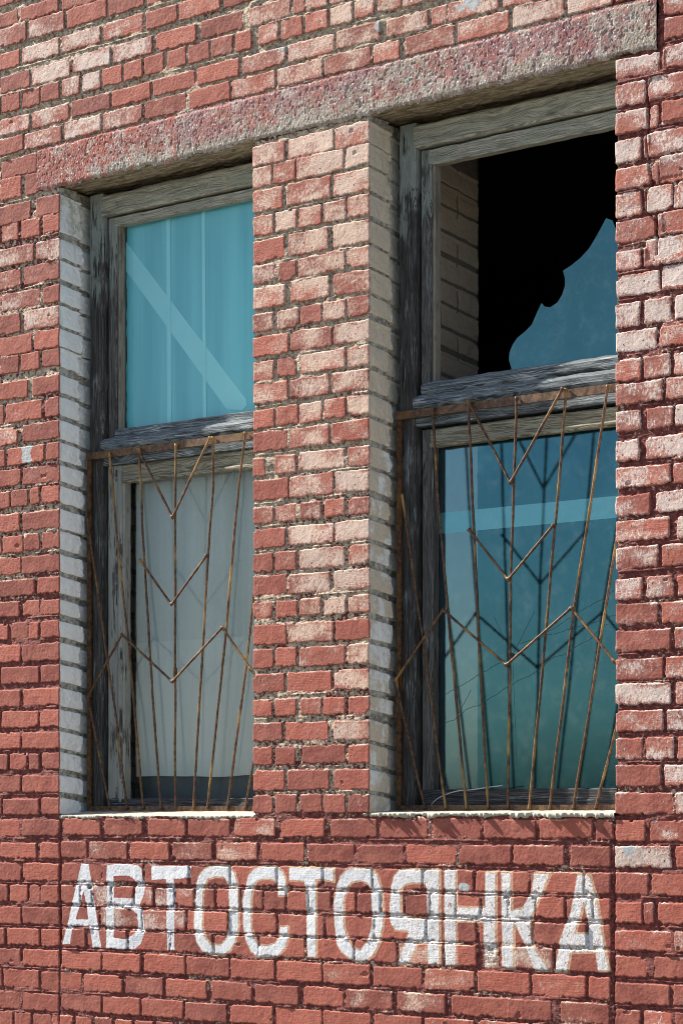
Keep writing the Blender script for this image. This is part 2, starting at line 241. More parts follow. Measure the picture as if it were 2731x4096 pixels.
# ------------------------------------------------------------------ material helpers
class G:
    def __init__(s, name):
        s.m = bpy.data.materials.new(name); s.m.use_nodes = True
        s.t = s.m.node_tree; s.t.nodes.clear()
        s.out = s.t.nodes.new('ShaderNodeOutputMaterial')
    def n(s, typ, ins=None, **props):
        nd = s.t.nodes.new(typ)
        for k, v in props.items(): setattr(nd, k, v)
        for k, v in (ins or {}).items(): s.set(nd.inputs[k], v)
        return nd
    def set(s, sock, v):
        if isinstance(v, bpy.types.NodeSocket): s.t.links.new(v, sock)
        elif isinstance(v, tuple) and len(v) == 3 and sock.type == 'RGBA': sock.default_value = (*v, 1)
        else: sock.default_value = v
    def math(s, op, a, b=0.0, c=0.0, clamp=False):
        nd = s.n('ShaderNodeMath', operation=op, use_clamp=clamp)
        for i, v in enumerate((a, b, c)): s.set(nd.inputs[i], v)
        return nd.outputs[0]
    def mix(s, f, a, b, blend='MIX'):
        nd = s.n('ShaderNodeMix', data_type='RGBA', blend_type=blend)
        s.set(nd.inputs[0], f); s.set(nd.inputs[6], a); s.set(nd.inputs[7], b)
        return nd.outputs[2]
    def ramp(s, v, lo, hi, a=0.0, b=1.0):
        nd = s.n('ShaderNodeMapRange', {0: v, 1: lo, 2: hi, 3: a, 4: b}, interpolation_type='SMOOTHSTEP')
        return nd.outputs[0]
    def noise(s, vec, scale, detail=3.0, rough=0.55, dist=0.0, color=False):
        nd = s.n('ShaderNodeTexNoise', {'Vector': vec, 'Scale': scale, 'Detail': detail, 'Roughness': rough, 'Distortion': dist})
        return nd.outputs[1] if color else nd.outputs[0]
    def scale(s, vec, v3, loc=(0, 0, 0)):
        return s.n('ShaderNodeMapping', {'Vector': vec, 'Scale': v3, 'Location': loc}).outputs[0]
    def obj(s): return s.n('ShaderNodeTexCoord').outputs['Object']
    def attr(s, name):
        a = s.n('ShaderNodeAttribute', attribute_name=name)
        sp = s.n('ShaderNodeSeparateColor', {0: a.outputs['Color']})
        return sp.outputs[0], sp.outputs[1], sp.outputs[2], a.outputs['Alpha']
    def vec(s, a, b, c): return s.n('ShaderNodeCombineXYZ', {0: a, 1: b, 2: c}).outputs[0]
    def bump(s, h, dist, strength=1.0, normal=None):
        nd = s.n('ShaderNodeBump', {'Height': h, 'Distance': dist, 'Strength': strength})
        if normal is not None: s.set(nd.inputs['Normal'], normal)
        return nd.outputs[0]
    def bsdf(s, color, rough=0.8, normal=None, **kw):
        nd = s.n('ShaderNodeBsdfPrincipled')
        s.set(nd.inputs['Base Color'], color); s.set(nd.inputs['Roughness'], rough)
        if normal is not None: s.set(nd.inputs['Normal'], normal)
        for k, v in kw.items(): s.set(nd.inputs[k.replace('_', ' ')], v)
        return nd.outputs[0]
    def done(s, sh):
        s.t.links.new(sh, s.out.inputs[0]); return s.m

def brick_material(name):
    g = G(name); P = g.obj()
    cov, loss_lit, rnd, bare = g.attr('A'); let, fringe, tone, patch = g.attr('B')
    nf = g.noise(P, 260, 5, 0.65); nm = g.noise(P, 70, 4, 0.6); nl = g.noise(P, 9, 4, 0.6)
    st = g.noise(g.scale(P, (260, 260, 55)), 1.0, 3, 0.6)
    wood = g.noise(g.scale(P, (14, 14, 210)), 1.0, 3, 0.6)       # scratches drawn along the brick
    # red paint: body tone differs brick by brick
    red = g.mix(g.ramp(rnd, 0.0, 1.0), (0.17, 0.041, 0.029), (0.39, 0.102, 0.062))
    red = g.mix(g.ramp(g.noise(g.scale(P, (5, 5, 26)), 1.0, 4, .6), 0.42, 0.62, 0, 0.5), red, (0.30, 0.075, 0.058))
    red = g.mix(g.ramp(nl, 0.35, 0.7, 0, 0.55), red, (0.42, 0.145, 0.094))
    red = g.mix(g.ramp(nm, 0.30, 0.75, 0, 0.45), red, (0.25, 0.060, 0.045))
    # worn, chalky places where the older pale coat shows through, plus painted sunlit top edges
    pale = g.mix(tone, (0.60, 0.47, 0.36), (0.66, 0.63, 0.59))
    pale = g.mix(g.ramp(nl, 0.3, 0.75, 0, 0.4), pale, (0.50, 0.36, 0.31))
    k = g.math('ADD', loss_lit, g.math('MULTIPLY', g.math('SUBTRACT', nf, 0.5), 1.1))
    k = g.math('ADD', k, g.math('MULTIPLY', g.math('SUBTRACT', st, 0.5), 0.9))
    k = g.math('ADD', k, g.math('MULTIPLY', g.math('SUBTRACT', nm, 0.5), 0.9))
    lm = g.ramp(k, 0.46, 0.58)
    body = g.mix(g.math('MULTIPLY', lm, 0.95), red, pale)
    haze = g.ramp(g.math('ADD', loss_lit, g.math('MULTIPLY', g.math('SUBTRACT', nm, 0.5), 0.8)), 0.15, 0.70, 0, 0.55)
    body = g.mix(haze, body, g.mix(tone, (0.54, 0.35, 0.26), (0.52, 0.36, 0.30)))
    # pits and flaws showing dark clay
    vor = g.n('ShaderNodeTexVoronoi', {'Vector': P, 'Scale': 38.0, 'Randomness': 1.0})
    pits = g.math('MULTIPLY', g.math('LESS_THAN', vor.outputs['Distance'], 0.14), g.math('GREATER_THAN', nl, 0.47))
    body = g.mix(pits, body, (0.13, 0.055, 0.045))
    # mortar: bare cement or overpainted
    cem = g.mix(g.ramp(nm, .3, .7), (0.15, 0.10, 0.07), (0.60, 0.49, 0.35))
    cem = g.mix(g.ramp(nf, 0.55, 0.75), cem, (0.58, 0.50, 0.39))
    lines = g.noise(g.scale(P, (16, 16, 330)), 1.0, 3, 0.6)
    mred = g.mix(g.ramp(nm, .3, .7), (0.075, 0.018, 0.017), (0.27, 0.066, 0.050))
    bm = g.ramp(g.math('ADD', bare, g.math('MULTIPLY', g.math('SUBTRACT', nm, 0.5), 1.5)), 0.42, 0.58)
    mort = g.mix(bm, mred, cem)
    cv = g.ramp(g.math('ADD', cov, g.math('MULTIPLY', g.math('SUBTRACT', nf, 0.5), 0.35)), 0.35, 0.6)
    col = g.mix(cv, mort, body)
    # grey cement smears
    pm = g.ramp(g.math('ADD', patch, g.math('MULTIPLY', g.math('SUBTRACT', nm, 0.5), 0.5)), 0.45, 0.55)
    col = g.mix(pm, col, g.mix(nf, (0.24, 0.26, 0.27), (0.52, 0.53, 0.52)))
    # lettering
    fr = g.ramp(g.math('ADD', fringe, g.math('MULTIPLY', g.math('SUBTRACT', nf, 0.5), 0.03)), 0.49, 0.53)
    col = g.mix(g.math('MULTIPLY', fr, g.ramp(nm, .3, .6, .25, .75)), col, (0.58, 0.42, 0.27))
    lt = g.ramp(g.math('ADD', let, g.math('MULTIPLY', g.math('SUBTRACT', nm, 0.5), 0.13)), 0.535, 0.565)
    XX = g.n('ShaderNodeSeparateXYZ', {0: P}).outputs[0]
    chip = g.ramp(g.math('ADD', g.noise(P, 42, 5, 0.7), g.ramp(XX, -0.6, 1.0, 0.0, 0.06)), 0.637, 0.667)
    fl = g.ramp(g.math('ADD', g.noise(g.scale(P, (330, 330, 150)), 1.0, 2, 0.5), g.ramp(XX, -0.3, 0.8, 0.0, 0.07)), 0.60, 0.67, 0, 0.8)
    lt = g.math('MULTIPLY', lt, g.math('SUBTRACT', 1.0, g.math('MAXIMUM', chip, fl)))
    lt = g.math('MULTIPLY', lt, g.math('MAXIMUM', cv, g.ramp(nm, .40, .56, 0.15, 1.0)))
    under = g.mix(g.math('GREATER_THAN', nm, 0.5), col, (0.22, 0.20, 0.15))
    col = g.mix(g.math('MULTIPLY', g.ramp(let, .50, .53), chip), col, under)
    col = g.mix(lt, col, g.mix(g.ramp(nl, .3, .7), (0.70, 0.71, 0.72), (0.60, 0.62, 0.64)))
    h = g.math('ADD', g.math('MULTIPLY', nf, 0.55), g.math('MULTIPLY', g.noise(P, 620, 2, 0.6), 0.35))
    h = g.math('ADD', h, g.math('MULTIPLY', nm, 1.2))
    h = g.math('ADD', h, g.math('MULTIPLY', wood, g.ramp(rnd, 0.55, 0.95, 0, 1.0)))
    h = g.math('ADD', h, g.math('MULTIPLY', g.math('MULTIPLY', g.math('SUBTRACT', 1.0, cv), nm), 2.0))
    h = g.math('ADD', h, g.math('MULTIPLY', g.math('MULTIPLY', g.math('SUBTRACT', 1.0, cv), lines), 3.5))
    h = g.math('SUBTRACT', h, g.math('MULTIPLY', pits, 1.6))
    nrm = g.bump(h, 0.0017, 0.95)
    return g.done(g.bsdf(col, g.mix(lt, (0.78,)*3, (0.55,)*3), nrm, Specular_IOR_Level=0.35))

def jamb_material(name, white, cream, cream_amt, bare_from):
    """limewashed side of an opening; unpainted from a given depth inwards"""
    g = G(name); P = g.obj()
    cov, cr, rnd, dep = g.attr('A')
    nf = g.noise(P, 240, 5, 0.65); nm = g.noise(P, 45, 4, 0.6); nl = g.noise(g.scale(P, (9, 9, 4)), 1.0, 4, 0.6)
    c = g.mix(g.ramp(g.math('ADD', g.math('ADD', nl, g.math('MULTIPLY', nm, .35)), g.math('MULTIPLY', g.math('SUBTRACT', cr, 0.5), 0.9)), 0.58, 0.70), white, cream)
    c = g.mix(g.ramp(rnd, 0, 1, 0, 0.12), c, (0.45, 0.45, 0.42))
    c = g.mix(g.ramp(nm, 0.64, 0.78, 0, 0.6), c, (0.30, 0.28, 0.24))
    grn = g.ramp(g.math('ADD', g.math('MULTIPLY', dep, 3.0), g.math('MULTIPLY', nm, 0.6)), 0.78, 1.0, 0, 0.5)
    c = g.mix(grn, c, (0.34, 0.42, 0.38))
    cem = g.mix(g.ramp(nm, .3, .7), (0.16, 0.145, 0.12), (0.50, 0.48, 0.43))
    cv = g.ramp(g.math('ADD', cov, g.math('MULTIPLY', g.math('SUBTRACT', nf, 0.5), 0.4)), 0.3, 0.6)
    c = g.mix(cv, cem, c)
    inner = g.math('GREATER_THAN', dep, bare_from)
    raw = g.mix(cv, g.mix(nm, (0.10, 0.09, 0.075), (0.20, 0.18, 0.15)), g.mix(nm, (0.32, 0.26, 0.20), (0.50, 0.42, 0.33)))
    c = g.mix(inner, c, raw)
    h = g.math('ADD', g.math('MULTIPLY', nf, 0.8), g.math('MULTIPLY', nm, 1.2))
    return g.done(g.bsdf(c, 0.85, g.bump(h, 0.0012, 0.8), Specular_IOR_Level=0.3))

def concrete_material(name):
    g = G(name); P = g.obj()
    red, under, x_, y_ = g.attr('A')
    nf = g.noise(P, 150, 5, 0.7); nm = g.noise(P, 30, 5, 0.65); nl = g.noise(P, 5.0, 4, 0.6)
    v = g.n('ShaderNodeTexVoronoi', {'Vector': g.scale(P, (1, 1, 0.7)), 'Scale': 120.0})
    vc = g.n('ShaderNodeSeparateColor', {0: v.outputs['Color']})
    c = g.mix(g.ramp(nf, .3, .7), (0.17, 0.135, 0.11), (0.46, 0.395, 0.32))
    # remnants of the red paint and of an older purple coat
    rm = g.ramp(g.math('ADD', g.math('ADD', nm, g.math('MULTIPLY', nf, 0.5)), g.math('MULTIPLY', g.math('SUBTRACT', red, 0.5), 0.9)), 0.62, 0.80)
    c = g.mix(g.math('MULTIPLY', rm, 0.8), c, g.mix(g.ramp(nl, .35, .65), (0.34, 0.10, 0.08), (0.30, 0.16, 0.165)))
    XL = g.n('ShaderNodeSeparateXYZ', {0: P}).outputs[0]
    pz = g.math('ADD', g.noise(P, 6.5, 5, .7), g.ramp(XL, -0.6, 1.3, -.06, .08))
    c = g.mix(g.ramp(pz, .54, .62, 0, .6), c, (0.20, 0.080, 0.088))
    rz = g.math('ADD', g.noise(P, 8.5, 5, .7), g.ramp(XL, -0.5, -1.7, -.08, .12))
    c = g.mix(g.ramp(rz, .52, .60, 0, .85), c, (0.34, 0.115, 0.085))
    c = g.mix(g.ramp(g.noise(P, 11, 5, .7), .50, .60, 0, .6), c, (0.46, 0.41, 0.35))
    fleck = g.math('MULTIPLY', g.math('GREATER_THAN', vc.outputs[0], 0.80), g.math('LESS_THAN', v.outputs['Distance'], 0.42))
    c = g.mix(g.math('MULTIPLY', fleck, 0.8), c, g.mix(vc.outputs[1], (0.42, 0.52, 0.56), (0.80, 0.76, 0.74)))
    dk = g.math('MULTIPLY', g.math('GREATER_THAN', vc.outputs[2], 0.86), g.math('LESS_THAN', v.outputs['Distance'], 0.36))
    c = g.mix(g.math('MULTIPLY', dk, 0.75), c, (0.07, 0.065, 0.06))
    un = g.noise(g.scale(P, (9, 60, 60)), 1.0, 5, 0.65)
    cu = g.mix(g.ramp(un, .35, .65), (0.12, 0.095, 0.06), (0.40, 0.33, 0.22))
    c = g.mix(under, c, cu)
    h = g.math('ADD', g.math('MULTIPLY', nf, 2.0), g.math('MULTIPLY', nm, 2.0))
    h = g.math('ADD', h, g.math('MULTIPLY', fleck, 1.2)); h = g.math('SUBTRACT', h, g.math('MULTIPLY', dk, 2.0))
    return g.done(g.bsdf(c, 0.9, g.bump(h, 0.0016, 0.9), Specular_IOR_Level=0.25))

def wood_material(name, dark, light, paint=None, amount=0.0, bumpd=0.0016, high=0.0, hi_light=None):
    """weathered wood; attribute W = (distance along, across, side, random); paint survives better up under the lintel"""
    g = G(name); al, ac, sd, rn = g.attr('W')
    Z = g.n('ShaderNodeSeparateXYZ', {0: g.obj()}).outputs[2]
    side = g.math('ADD', ac, g.math('MULTIPLY', sd, 1.3))
    wp = g.noise(g.vec(g.math('MULTIPLY', al, 5.5), g.math('MULTIPLY', side, 14.0), rn), 1.0, 2, 0.5)
    kn = g.n('ShaderNodeTexVoronoi', {'Vector': g.vec(g.math('MULTIPLY', al, 2.1), g.math('MULTIPLY', side, 9.0), rn), 'Scale': 1.0})
    kd = kn.outputs['Distance']; knot = g.ramp(kd, 0.0, 0.38, 1.0, 0.0)
    ph = g.math('ADD', g.math('MULTIPLY', side, 150.0), g.math('ADD', g.math('MULTIPLY', wp, 4.0), g.math('MULTIPLY', knot, 4.0)))
    gr = g.noise(g.vec(g.math('MULTIPLY', al, 3.5), ph, rn), 1.9, 6, 0.70)
    gr2 = g.noise(g.vec(g.math('MULTIPLY', al, 14.0), g.math('MULTIPLY', ph, 5.0), rn), 1.0, 4, 0.6)
    big = g.noise(g.vec(g.math('MULTIPLY', al, 5.0), g.math('MULTIPLY', side, 16.0), rn), 1.0, 4, 0.65)
    c = g.mix(g.ramp(gr, 0.40, 0.60), dark, light)
    if hi_light: c = g.mix(g.ramp(g.math('ADD', g.math('MULTIPLY', gr, .6), g.math('MULTIPLY', big, .5)), 0.60, 0.68, 0, .85), c, hi_light)
    crk = g.ramp(gr2, 0.56, 0.68, 0, 0.8)
    c = g.mix(crk, c, tuple(x*0.3 for x in dark))
    c = g.mix(g.ramp(kd, 0.03, 0.10, 0.8, 0.0), c, tuple(x*0.35 for x in dark))
    pm = 0.0
    if paint:
        pk = g.math('ADD', g.math('ADD', g.math('MULTIPLY', gr, 0.8), g.math('MULTIPLY', big, 1.0)), amount-1.0+0.15)
        if high: pk = g.math('ADD', pk, g.ramp(Z, 3.55, 4.55, 0.0, high))
        pm = g.ramp(pk, 0.44, 0.54)
        pt = g.mix(g.ramp(big, .35, .7), paint, tuple(x*0.72 for x in paint))
        c = g.mix(g.math('MULTIPLY', pm, g.ramp(gr2, 0.62, 0.72, 1.0, 0.35)), c, pt)
    h = g.math('ADD', g.math('MULTIPLY', gr, 1.6), g.math('MULTIPLY', crk, -0.9))
    if paint: h = g.math('ADD', g.math('MULTIPLY', h, g.math('SUBTRACT', 1.0, g.math('MULTIPLY', pm, 0.6))), g.math('MULTIPLY', pm, 0.7))
    return g.done(g.bsdf(c, 0.75, g.bump(h, bumpd, 0.9), Specular_IOR_Level=0.3))

def rust_material(name='rusted_steel', gold=0.6):
    g = G(name); P = g.obj()
    n1 = g.noise(P, 55, 5, 0.7); n2 = g.noise(P, 5.0, 5, 0.65)
    c = g.mix(g.ramp(n1, 0.35, 0.68), (0.030, 0.014, 0.009), (0.17, 0.075, 0.026))
    c = g.mix(g.ramp(n2, 0.48, 0.72, 0, gold), c, (0.55, 0.33, 0.10))
    c = g.mix(g.ramp(n1, 0.66, 0.78, 0, 0.6), c, (0.36, 0.15, 0.05))
    return g.done(g.bsdf(c, 0.55, g.bump(n1, 0.0012, 0.7), Metallic=0.25, Specular_IOR_Level=0.5))

# ------------------------------------------------------------------ lettering distance field (painted letters on the brickwork)
def poly_sdf(px, py, loops):
    """signed distance, positive inside (even-odd)"""
    d = np.full(px.shape, 9.0, np.float32); ins = np.zeros(px.shape, bool)
    for lp in loops:
        n = len(lp)
        for i in range(n):
            ax, ay = lp[i]; bx, by = lp[(i+1) % n]
            ex, ey = bx-ax, by-ay
            t = np.clip(((px-ax)*ex+(py-ay)*ey)/(ex*ex+ey*ey+1e-12), 0, 1)
            d = np.minimum(d, np.hypot(px-ax-t*ex, py-ay-t*ey))
            c = ((ay > py) != (by > py))
            xx = ax+(py-ay)/(by-ay+1e-12)*ex
            ins ^= c & (px < xx)
    return np.where(ins, d, -d)

# ------------------------------------------------------------------ the brick relief, one height field for the whole facade
H = 0.0026
UB = [-2.32, -1.886, -1.735, -0.512, 0.154, 1.397, 1.590, 1.86]
VB = [0.42, 1.600, 4.612, 4.820, 5.74]
def axis(bounds):
    out = [np.array([bounds[0]])]; idx = [0]
    for a, b in zip(bounds[:-1], bounds[1:]):
        n = max(1, int(round((b-a)/H))); out.append(np.linspace(a, b, n+1)[1:]); idx.append(idx[-1]+n)
    return np.concatenate(out), idx
US, UI = axis(UB); VS, VI = axis(VB)
NU, NV = len(US), len(VS)
UU, VV = np.meshgrid(US, VS, indexing='ij'); UU = UU.astype(np.float32); VV = VV.astype(np.float32)
W1 = fbm(UU*22, VV*22, 11, 3)*0.0042 + fbm(UU*90, VV*90, 61, 2)*0.0030
W2 = fbm(UU*22, VV*22, 31, 3)*0.0042 + fbm(UU*90, VV*90, 71, 2)*0.0032
cover = np.zeros((NU, NV), np.float32); hgt = np.zeros((NU, NV), np.float32)
loss_litf = np.zeros((NU, NV), np.float32); rndf = np.zeros((NU, NV), np.float32)

# fill the courses out to the edges of the modelled sheet
rows = []
def fill(row, lo, hi):
    reg, k, vb, vt, br = row; br = [tuple(b) for b in br]
    while br[0][0] > lo:
        w = random.choice((0.25, 0.25, 0.12)); a = br[0][0]-0.013; br.insert(0, (a-w, a))
    while br[-1][1] < hi:
        w = random.choice((0.25, 0.25, 0.12)); a = br[-1][1]+0.013; br.append((a, a+w))
    return (reg, k, vb, vt, br)
for r in ROWS:
    reg = r[0]
    if reg == 'T': rows.append(fill(r, UB[0], UB[-1]))
    elif reg == 'L': rows.append(fill(r, UB[0], -9))
    elif reg == 'R': rows.append(fill(r, 9, UB[-1]))
    else: rows.append(r)
v = 5.5600
for k in range(2):
    x = -2.3-0.13*k; br = []
    while x < 1.9: br.append((x, x+0.25)); x += 0.263
    rows.append(('T', -1-k, v, v+0.088, br)); v += 0.106

# bricks whose paint is worn white, by (region, course, position in the course)
WORN = {('T',0,1):.25,('T',1,1):.34,('T',1,2):.38,('T',2,2):.55,('T',2,3):.46,('T',2,4):.35,('T',3,2):.66,('T',3,3):.62,('T',3,4):.42,
        ('T',4,4):.5,('T',4,5):.55,('T',5,2):.46,('T',5,3):.40,('T',6,2):.36,('T',6,3):.60,('T',6,4):.36,('L',11,1):.40,('L',10,1):.42,
        ('L',10,2):.40,('L',11,2):.4,('L',12,1):.30,('L',13,1):.36,('L',14,2):.46,('L',19,1):.44,('L',21,0):.42,('L',22,0):.45,
        ('I',1,4):.34,('I',2,1):.36,('I',2,4):.40,('I',2,3):.22,('I',4,2):.40,('I',4,4):.46,('I',4,5):.46,('I',4,6):.42,('I',5,2):.50,
        ('I',5,1):.32,('I',8,7):.30,('I',8,8):.34,('I',7,6):.30,('I',7,8):.36,('I',6,10):.62,('I',6,8):.42,('I',9,9):.46,('I',9,8):.3,
        ('P',20,3):.62,('P',23,2):.60,('P',17,1):.62,('P',17,2):.6,('P',18,2):.6}
def regional_loss(reg, u, v):
    if reg == 'L': return 0.10 if v > 3.0 else 0.0
    if reg == 'I': return 0.02 + 0.13*max(0, min(1, (u-0.2)/1.0))*(1 if v < 1.0 else 0.3)
    if reg == 'R': return 0.50 if v > 2.85 else (0.42 if v > 1.6 else 0.20)
    if reg == 'P':
        f = min(1, max(0, (u+0.5)/0.6)); h = min(1, max(0, (v-1.7)/2.3))
        return 0.04 + 0.34*h + 0.26*f*min(1, h*2+.25)
    f = min(1, max(0, (u+1.0)/1.2)); return 0.10 + 0.36*f
def near(arr, x): return int(np.searchsorted(arr, x))
EDGE = {}                                                 # brick cover along the opening edges, used by the reveals
for reg, k, vb, vt, br in rows:
    for n, (a, b) in enumerate(br):
        ua = max(a, UB[0]-.1); 
        i0 = max(0, near(US, a-0.02)); i1 = min(NU, near(US, b+0.02)); j0 = max(0, near(VS, vb-0.02)); j1 = min(NV, near(VS, vt+0.02))
        if i1 <= i0 or j1 <= j0: continue
        # keep bricks inside their own region
        if reg == 'L': i1 = min(i1, UI[2]+1) if vt < 4.60 else min(i1, UI[1]+1)
        if reg == 'P': i0 = max(i0, UI[3]); i1 = min(i1, UI[4]+1)
        if reg == 'R' and vb > 4.5 and a > 1.58: i0 = max(i0, UI[6])
        elif reg == 'R': i0 = max(i0, UI[5])
        if reg == 'I': j1 = min(j1, VI[1]+1)
        if i1 <= i0 or j1 <= j0: continue
        U = UU[i0:i1, j0:j1]; V = VV[i0:i1, j0:j1]
        wu = W1[i0:i1, j0:j1]; wv = W2[i0:i1, j0:j1]
        big = random.gauss(0, 0.0012); rot = random.gauss(0, 0.006)
        ux = U+wu*1.0; vx_ = V+wv*1.0 + big + (U-(a+b)/2)*rot
        # bricks at an opening's corner run into the corner without a rounded end
        aa, bb = a, b
        if reg in 'L' and abs(b+1.735) < 0.025: bb = b+0.03
        if reg == 'P' and abs(a+0.512) < 0.02: aa = a-0.03
        if reg == 'P' and abs(b-0.154) < 0.025: bb = b+0.03
        if reg == 'R' and abs(a-1.397) < 0.016: aa = a-0.03
        r = random.uniform(0.006, 0.013)
        qx = np.abs(ux-(aa+bb)/2)-(bb-aa)/2+r; qy = np.abs(vx_-(vb+vt)/2)-(vt-vb)/2+r
        d = np.hypot(np.maximum(qx, 0), np.maximum(qy, 0))+np.minimum(np.maximum(qx, qy), 0)-r   # <0 inside
        qb = 0.010*np.clip(fbm(U*48+k*3.1, V*0+k, 19, 3), 0, 1)                        # ragged lower arris
        d = np.maximum(d, (vb+qb)-vx_)
        # chipped corners on some bricks
        for _q in range(random.choice((0, 0, 1, 1, 2))):
            cx_ = random.choice((a, b)); cy_ = random.choice((vb, vt)); cr = random.uniform(0.010, 0.032)
            if random.random() < 0.5: cx_ = random.uniform(a, b); cr *= .6
            d = np.maximum(d, cr-np.hypot((U-cx_), (V-cy_)*1.4)-0.006+0.004*fbm(U*70, V*70, 8, 2))
        c = sstep(0.0022, -0.0022, d)
        hb = random.uniform(-0.0022, 0.0022)
        tx, ty = random.gauss(0, 0.010), random.gauss(0, 0.018)
        dome = -0.0011*sstep(-0.0045, 0.0, d)
        s = random.random()*50
        h = hb+tx*(U-(a+b)/2)+ty*(V-(vb+vt)/2)+dome+0.0013*fbm(U*22+s, V*22, 5, 3)+0.0005*fbm(U*90+s, V*90, 6, 2)
        if random.random() < 0.07:                        # a spalled hollow
            cx_ = random.uniform(a, b); cy_ = random.uniform(vb, vt); cr = random.uniform(0.008, 0.022)
            h = h-0.004*sstep(cr, cr*0.6, np.hypot(U-cx_, (V-cy_)*1.5)+fbm(U*45, V*45, 9, 3)*0.016)
        sub = cover[i0:i1, j0:j1]; take = c > sub
        L0 = WORN.get((reg, k, n)); base = regional_loss(reg, (a+b)/2, vb)
        if L0 is None: L0 = base+random.gauss(0, 0.05 if base < 0.15 else 0.14)
        inner = sstep(0.0, -0.02, d)
        lo = L0*(0.6+0.4*inner)+0.36*fbm(U*11+s, V*17+s, 15, 3)*min(1, L0*3+.15)
        if reg in 'RTP' : lo = lo+0.20*sstep(-0.006, 0.0, d)*(0.3+base)       # worn arrises
        lo = lo+0.42*sstep(vt-0.012, vt-0.003, V)*sstep(-.2, .5, fbm(U*16+s, V*0, 17, 3))*(1.0 if reg != 'L' or vb > 2.6 else .5)  # paler top edges: wear mixed with sunlight painted along the arris
        hgt[i0:i1, j0:j1] = np.where(take, h, hgt[i0:i1, j0:j1])
        loss_litf[i0:i1, j0:j1] = np.where(take, lo, loss_litf[i0:i1, j0:j1])
        rndf[i0:i1, j0:j1] = np.where(take, random.random(), rndf[i0:i1, j0:j1])
        cover[i0:i1, j0:j1] = np.maximum(sub, c)

# mortar: slightly sunk, lumpy, struck in long lines
mort = -0.0090+0.0020*fbm(UU*26, VV*60, 41, 3)+0.0014*fbm(UU*80, VV*260, 51, 2)
lump = fbm(UU*9, VV*14, 81, 3)
mort = mort+0.0072*sstep(0.02, 0.45, lump)
# the long raised line struck in each bed joint
ridge = np.zeros((NU, NV), np.float32)
for reg, k, vb, vt, br in rows:
    vc_ = vb-0.0095
    j0, j1 = near(VS, vc_-0.014), near(VS, vc_+0.014)
    i0 = max(0, near(US, br[0][0]-.01)); i1 = min(NU, near(US, br[-1][1]+.01))
    if reg == 'P' and vb < 1.63: continue
    if i1 <= i0 or j1 <= j0: continue
    V = VV[i0:i1, j0:j1]; U = UU[i0:i1, j0:j1]
    m_ = sstep(-0.35, 0.1, fbm(U*5+k, V*9, 505, 3))
    off = 0.0022*fbm(U*9+k*3, U*0, 506, 3)
    ridge[i0:i1, j0:j1] = np.maximum(ridge[i0:i1, j0:j1], np.exp(-((V-vc_-off)/0.0032)**2)*m_*(0.7+0.5*fbm(U*60, V*60, 507, 2)))
mort = mort+0.0068*ridge
paintedj = np.clip(sstep(3.2, 2.5, VV)*(UU < -1.7)+(VV < 1.60), 0, 1)            # joints filled with paint lie shallower
mort = mort*(1-0.12*paintedj)
HH = mort*(1-cover)+hgt*cover
# a settlement crack down the right pier
CR = [(3.88, 1.59), (3.93, 1.587), (3.981, 1.539), (4.054, 1.536), (4.083, 1.568), (4.128, 1.561), (4.174, 1.547), (4.269, 1.541), (4.367, 1.552), (4.457, 1.541), (4.512, 1.566)]
cu = np.interp(VV, [p[0] for p in CR], [p[1] for p in CR])+0.004*fbm(VV*30, VV*0+2, 611, 3)
ck = np.exp(-((UU-cu)/0.0034)**2)*(VV < 4.50)*(VV > 3.80)
HH = HH-0.016*ck; cover = cover*(1-0.8*ck)
# vertical break lines between the infill and the piers
for ue in (-1.735, 1.392):
    g_ = np.exp(-((UU-ue+W1*1.5)/0.0045)**2)*(VV < 1.60)
    HH = HH-0.008*g_; cover = cover*(1-0.9*np.clip(g_, 0, 1))
g_ = np.exp(-((UU-1.594+W1)/0.005)**2)*(VV > 4.60)*(VV < 4.84); HH -= 0.010*g_
# how bare the mortar is: unpainted cement up high and in the pillar, overpainted low down
bare = np.full((NU, NV), 0.5, np.float32)
bare += 0.25*sstep(4.4, 5.0, VV)*(UU < 1.3)
bare += np.where((UU > -0.55) & (UU < 0.16) & (VV > 1.6) & (VV < 4.6), 0.06+0.14*sstep(2.2, 3.6, VV), 0)
bare -= 0.32*sstep(2.9, 2.3, VV)*(UU < -1.7)+0.22*(VV < 1.62)+0.20*(UU > 1.39)
bare += 0.25*fbm(UU*5, VV*7, 91, 3)
# lettering
let = np.zeros((NU, NV), np.float32); fringe = np.zeros((NU, NV), np.float32)
for li, loops in enumerate(LETTERS):
    pts = np.array([p for lp in loops for p in lp])
    i0, i1 = near(US, pts[:, 0].min()-.03), near(US, pts[:, 0].max()+.03)
    j0, j1 = near(VS, pts[:, 1].min()-.03), near(VS, pts[:, 1].max()+.03)
    sd = poly_sdf(UU[i0:i1, j0:j1]+W1[i0:i1, j0:j1]*.5, VV[i0:i1, j0:j1]+W2[i0:i1, j0:j1]*.5, loops)
    enc = np.clip(0.5+sd/0.04, 0.001, 1)
    let[i0:i1, j0:j1] = np.maximum(let[i0:i1, j0:j1], enc)
    off = 0.0 if li < 3 else 0.009
    if off:
        sd2 = poly_sdf(UU[i0:i1, j0:j1]-off+.004, VV[i0:i1, j0:j1], loops)
        fringe[i0:i1, j0:j1] = np.maximum(fringe[i0:i1, j0:j1], np.clip(0.5+(sd2+0.007)/0.04, 0, 1))
tone = np.clip(0.15+0.8*(UU > 1.39)+0.55*(UU < -0.9)+0.35*fbm(UU*3, VV*3, 13, 2)+0.3*((VV > 4.8) & (UU > .4)), 0, 1)
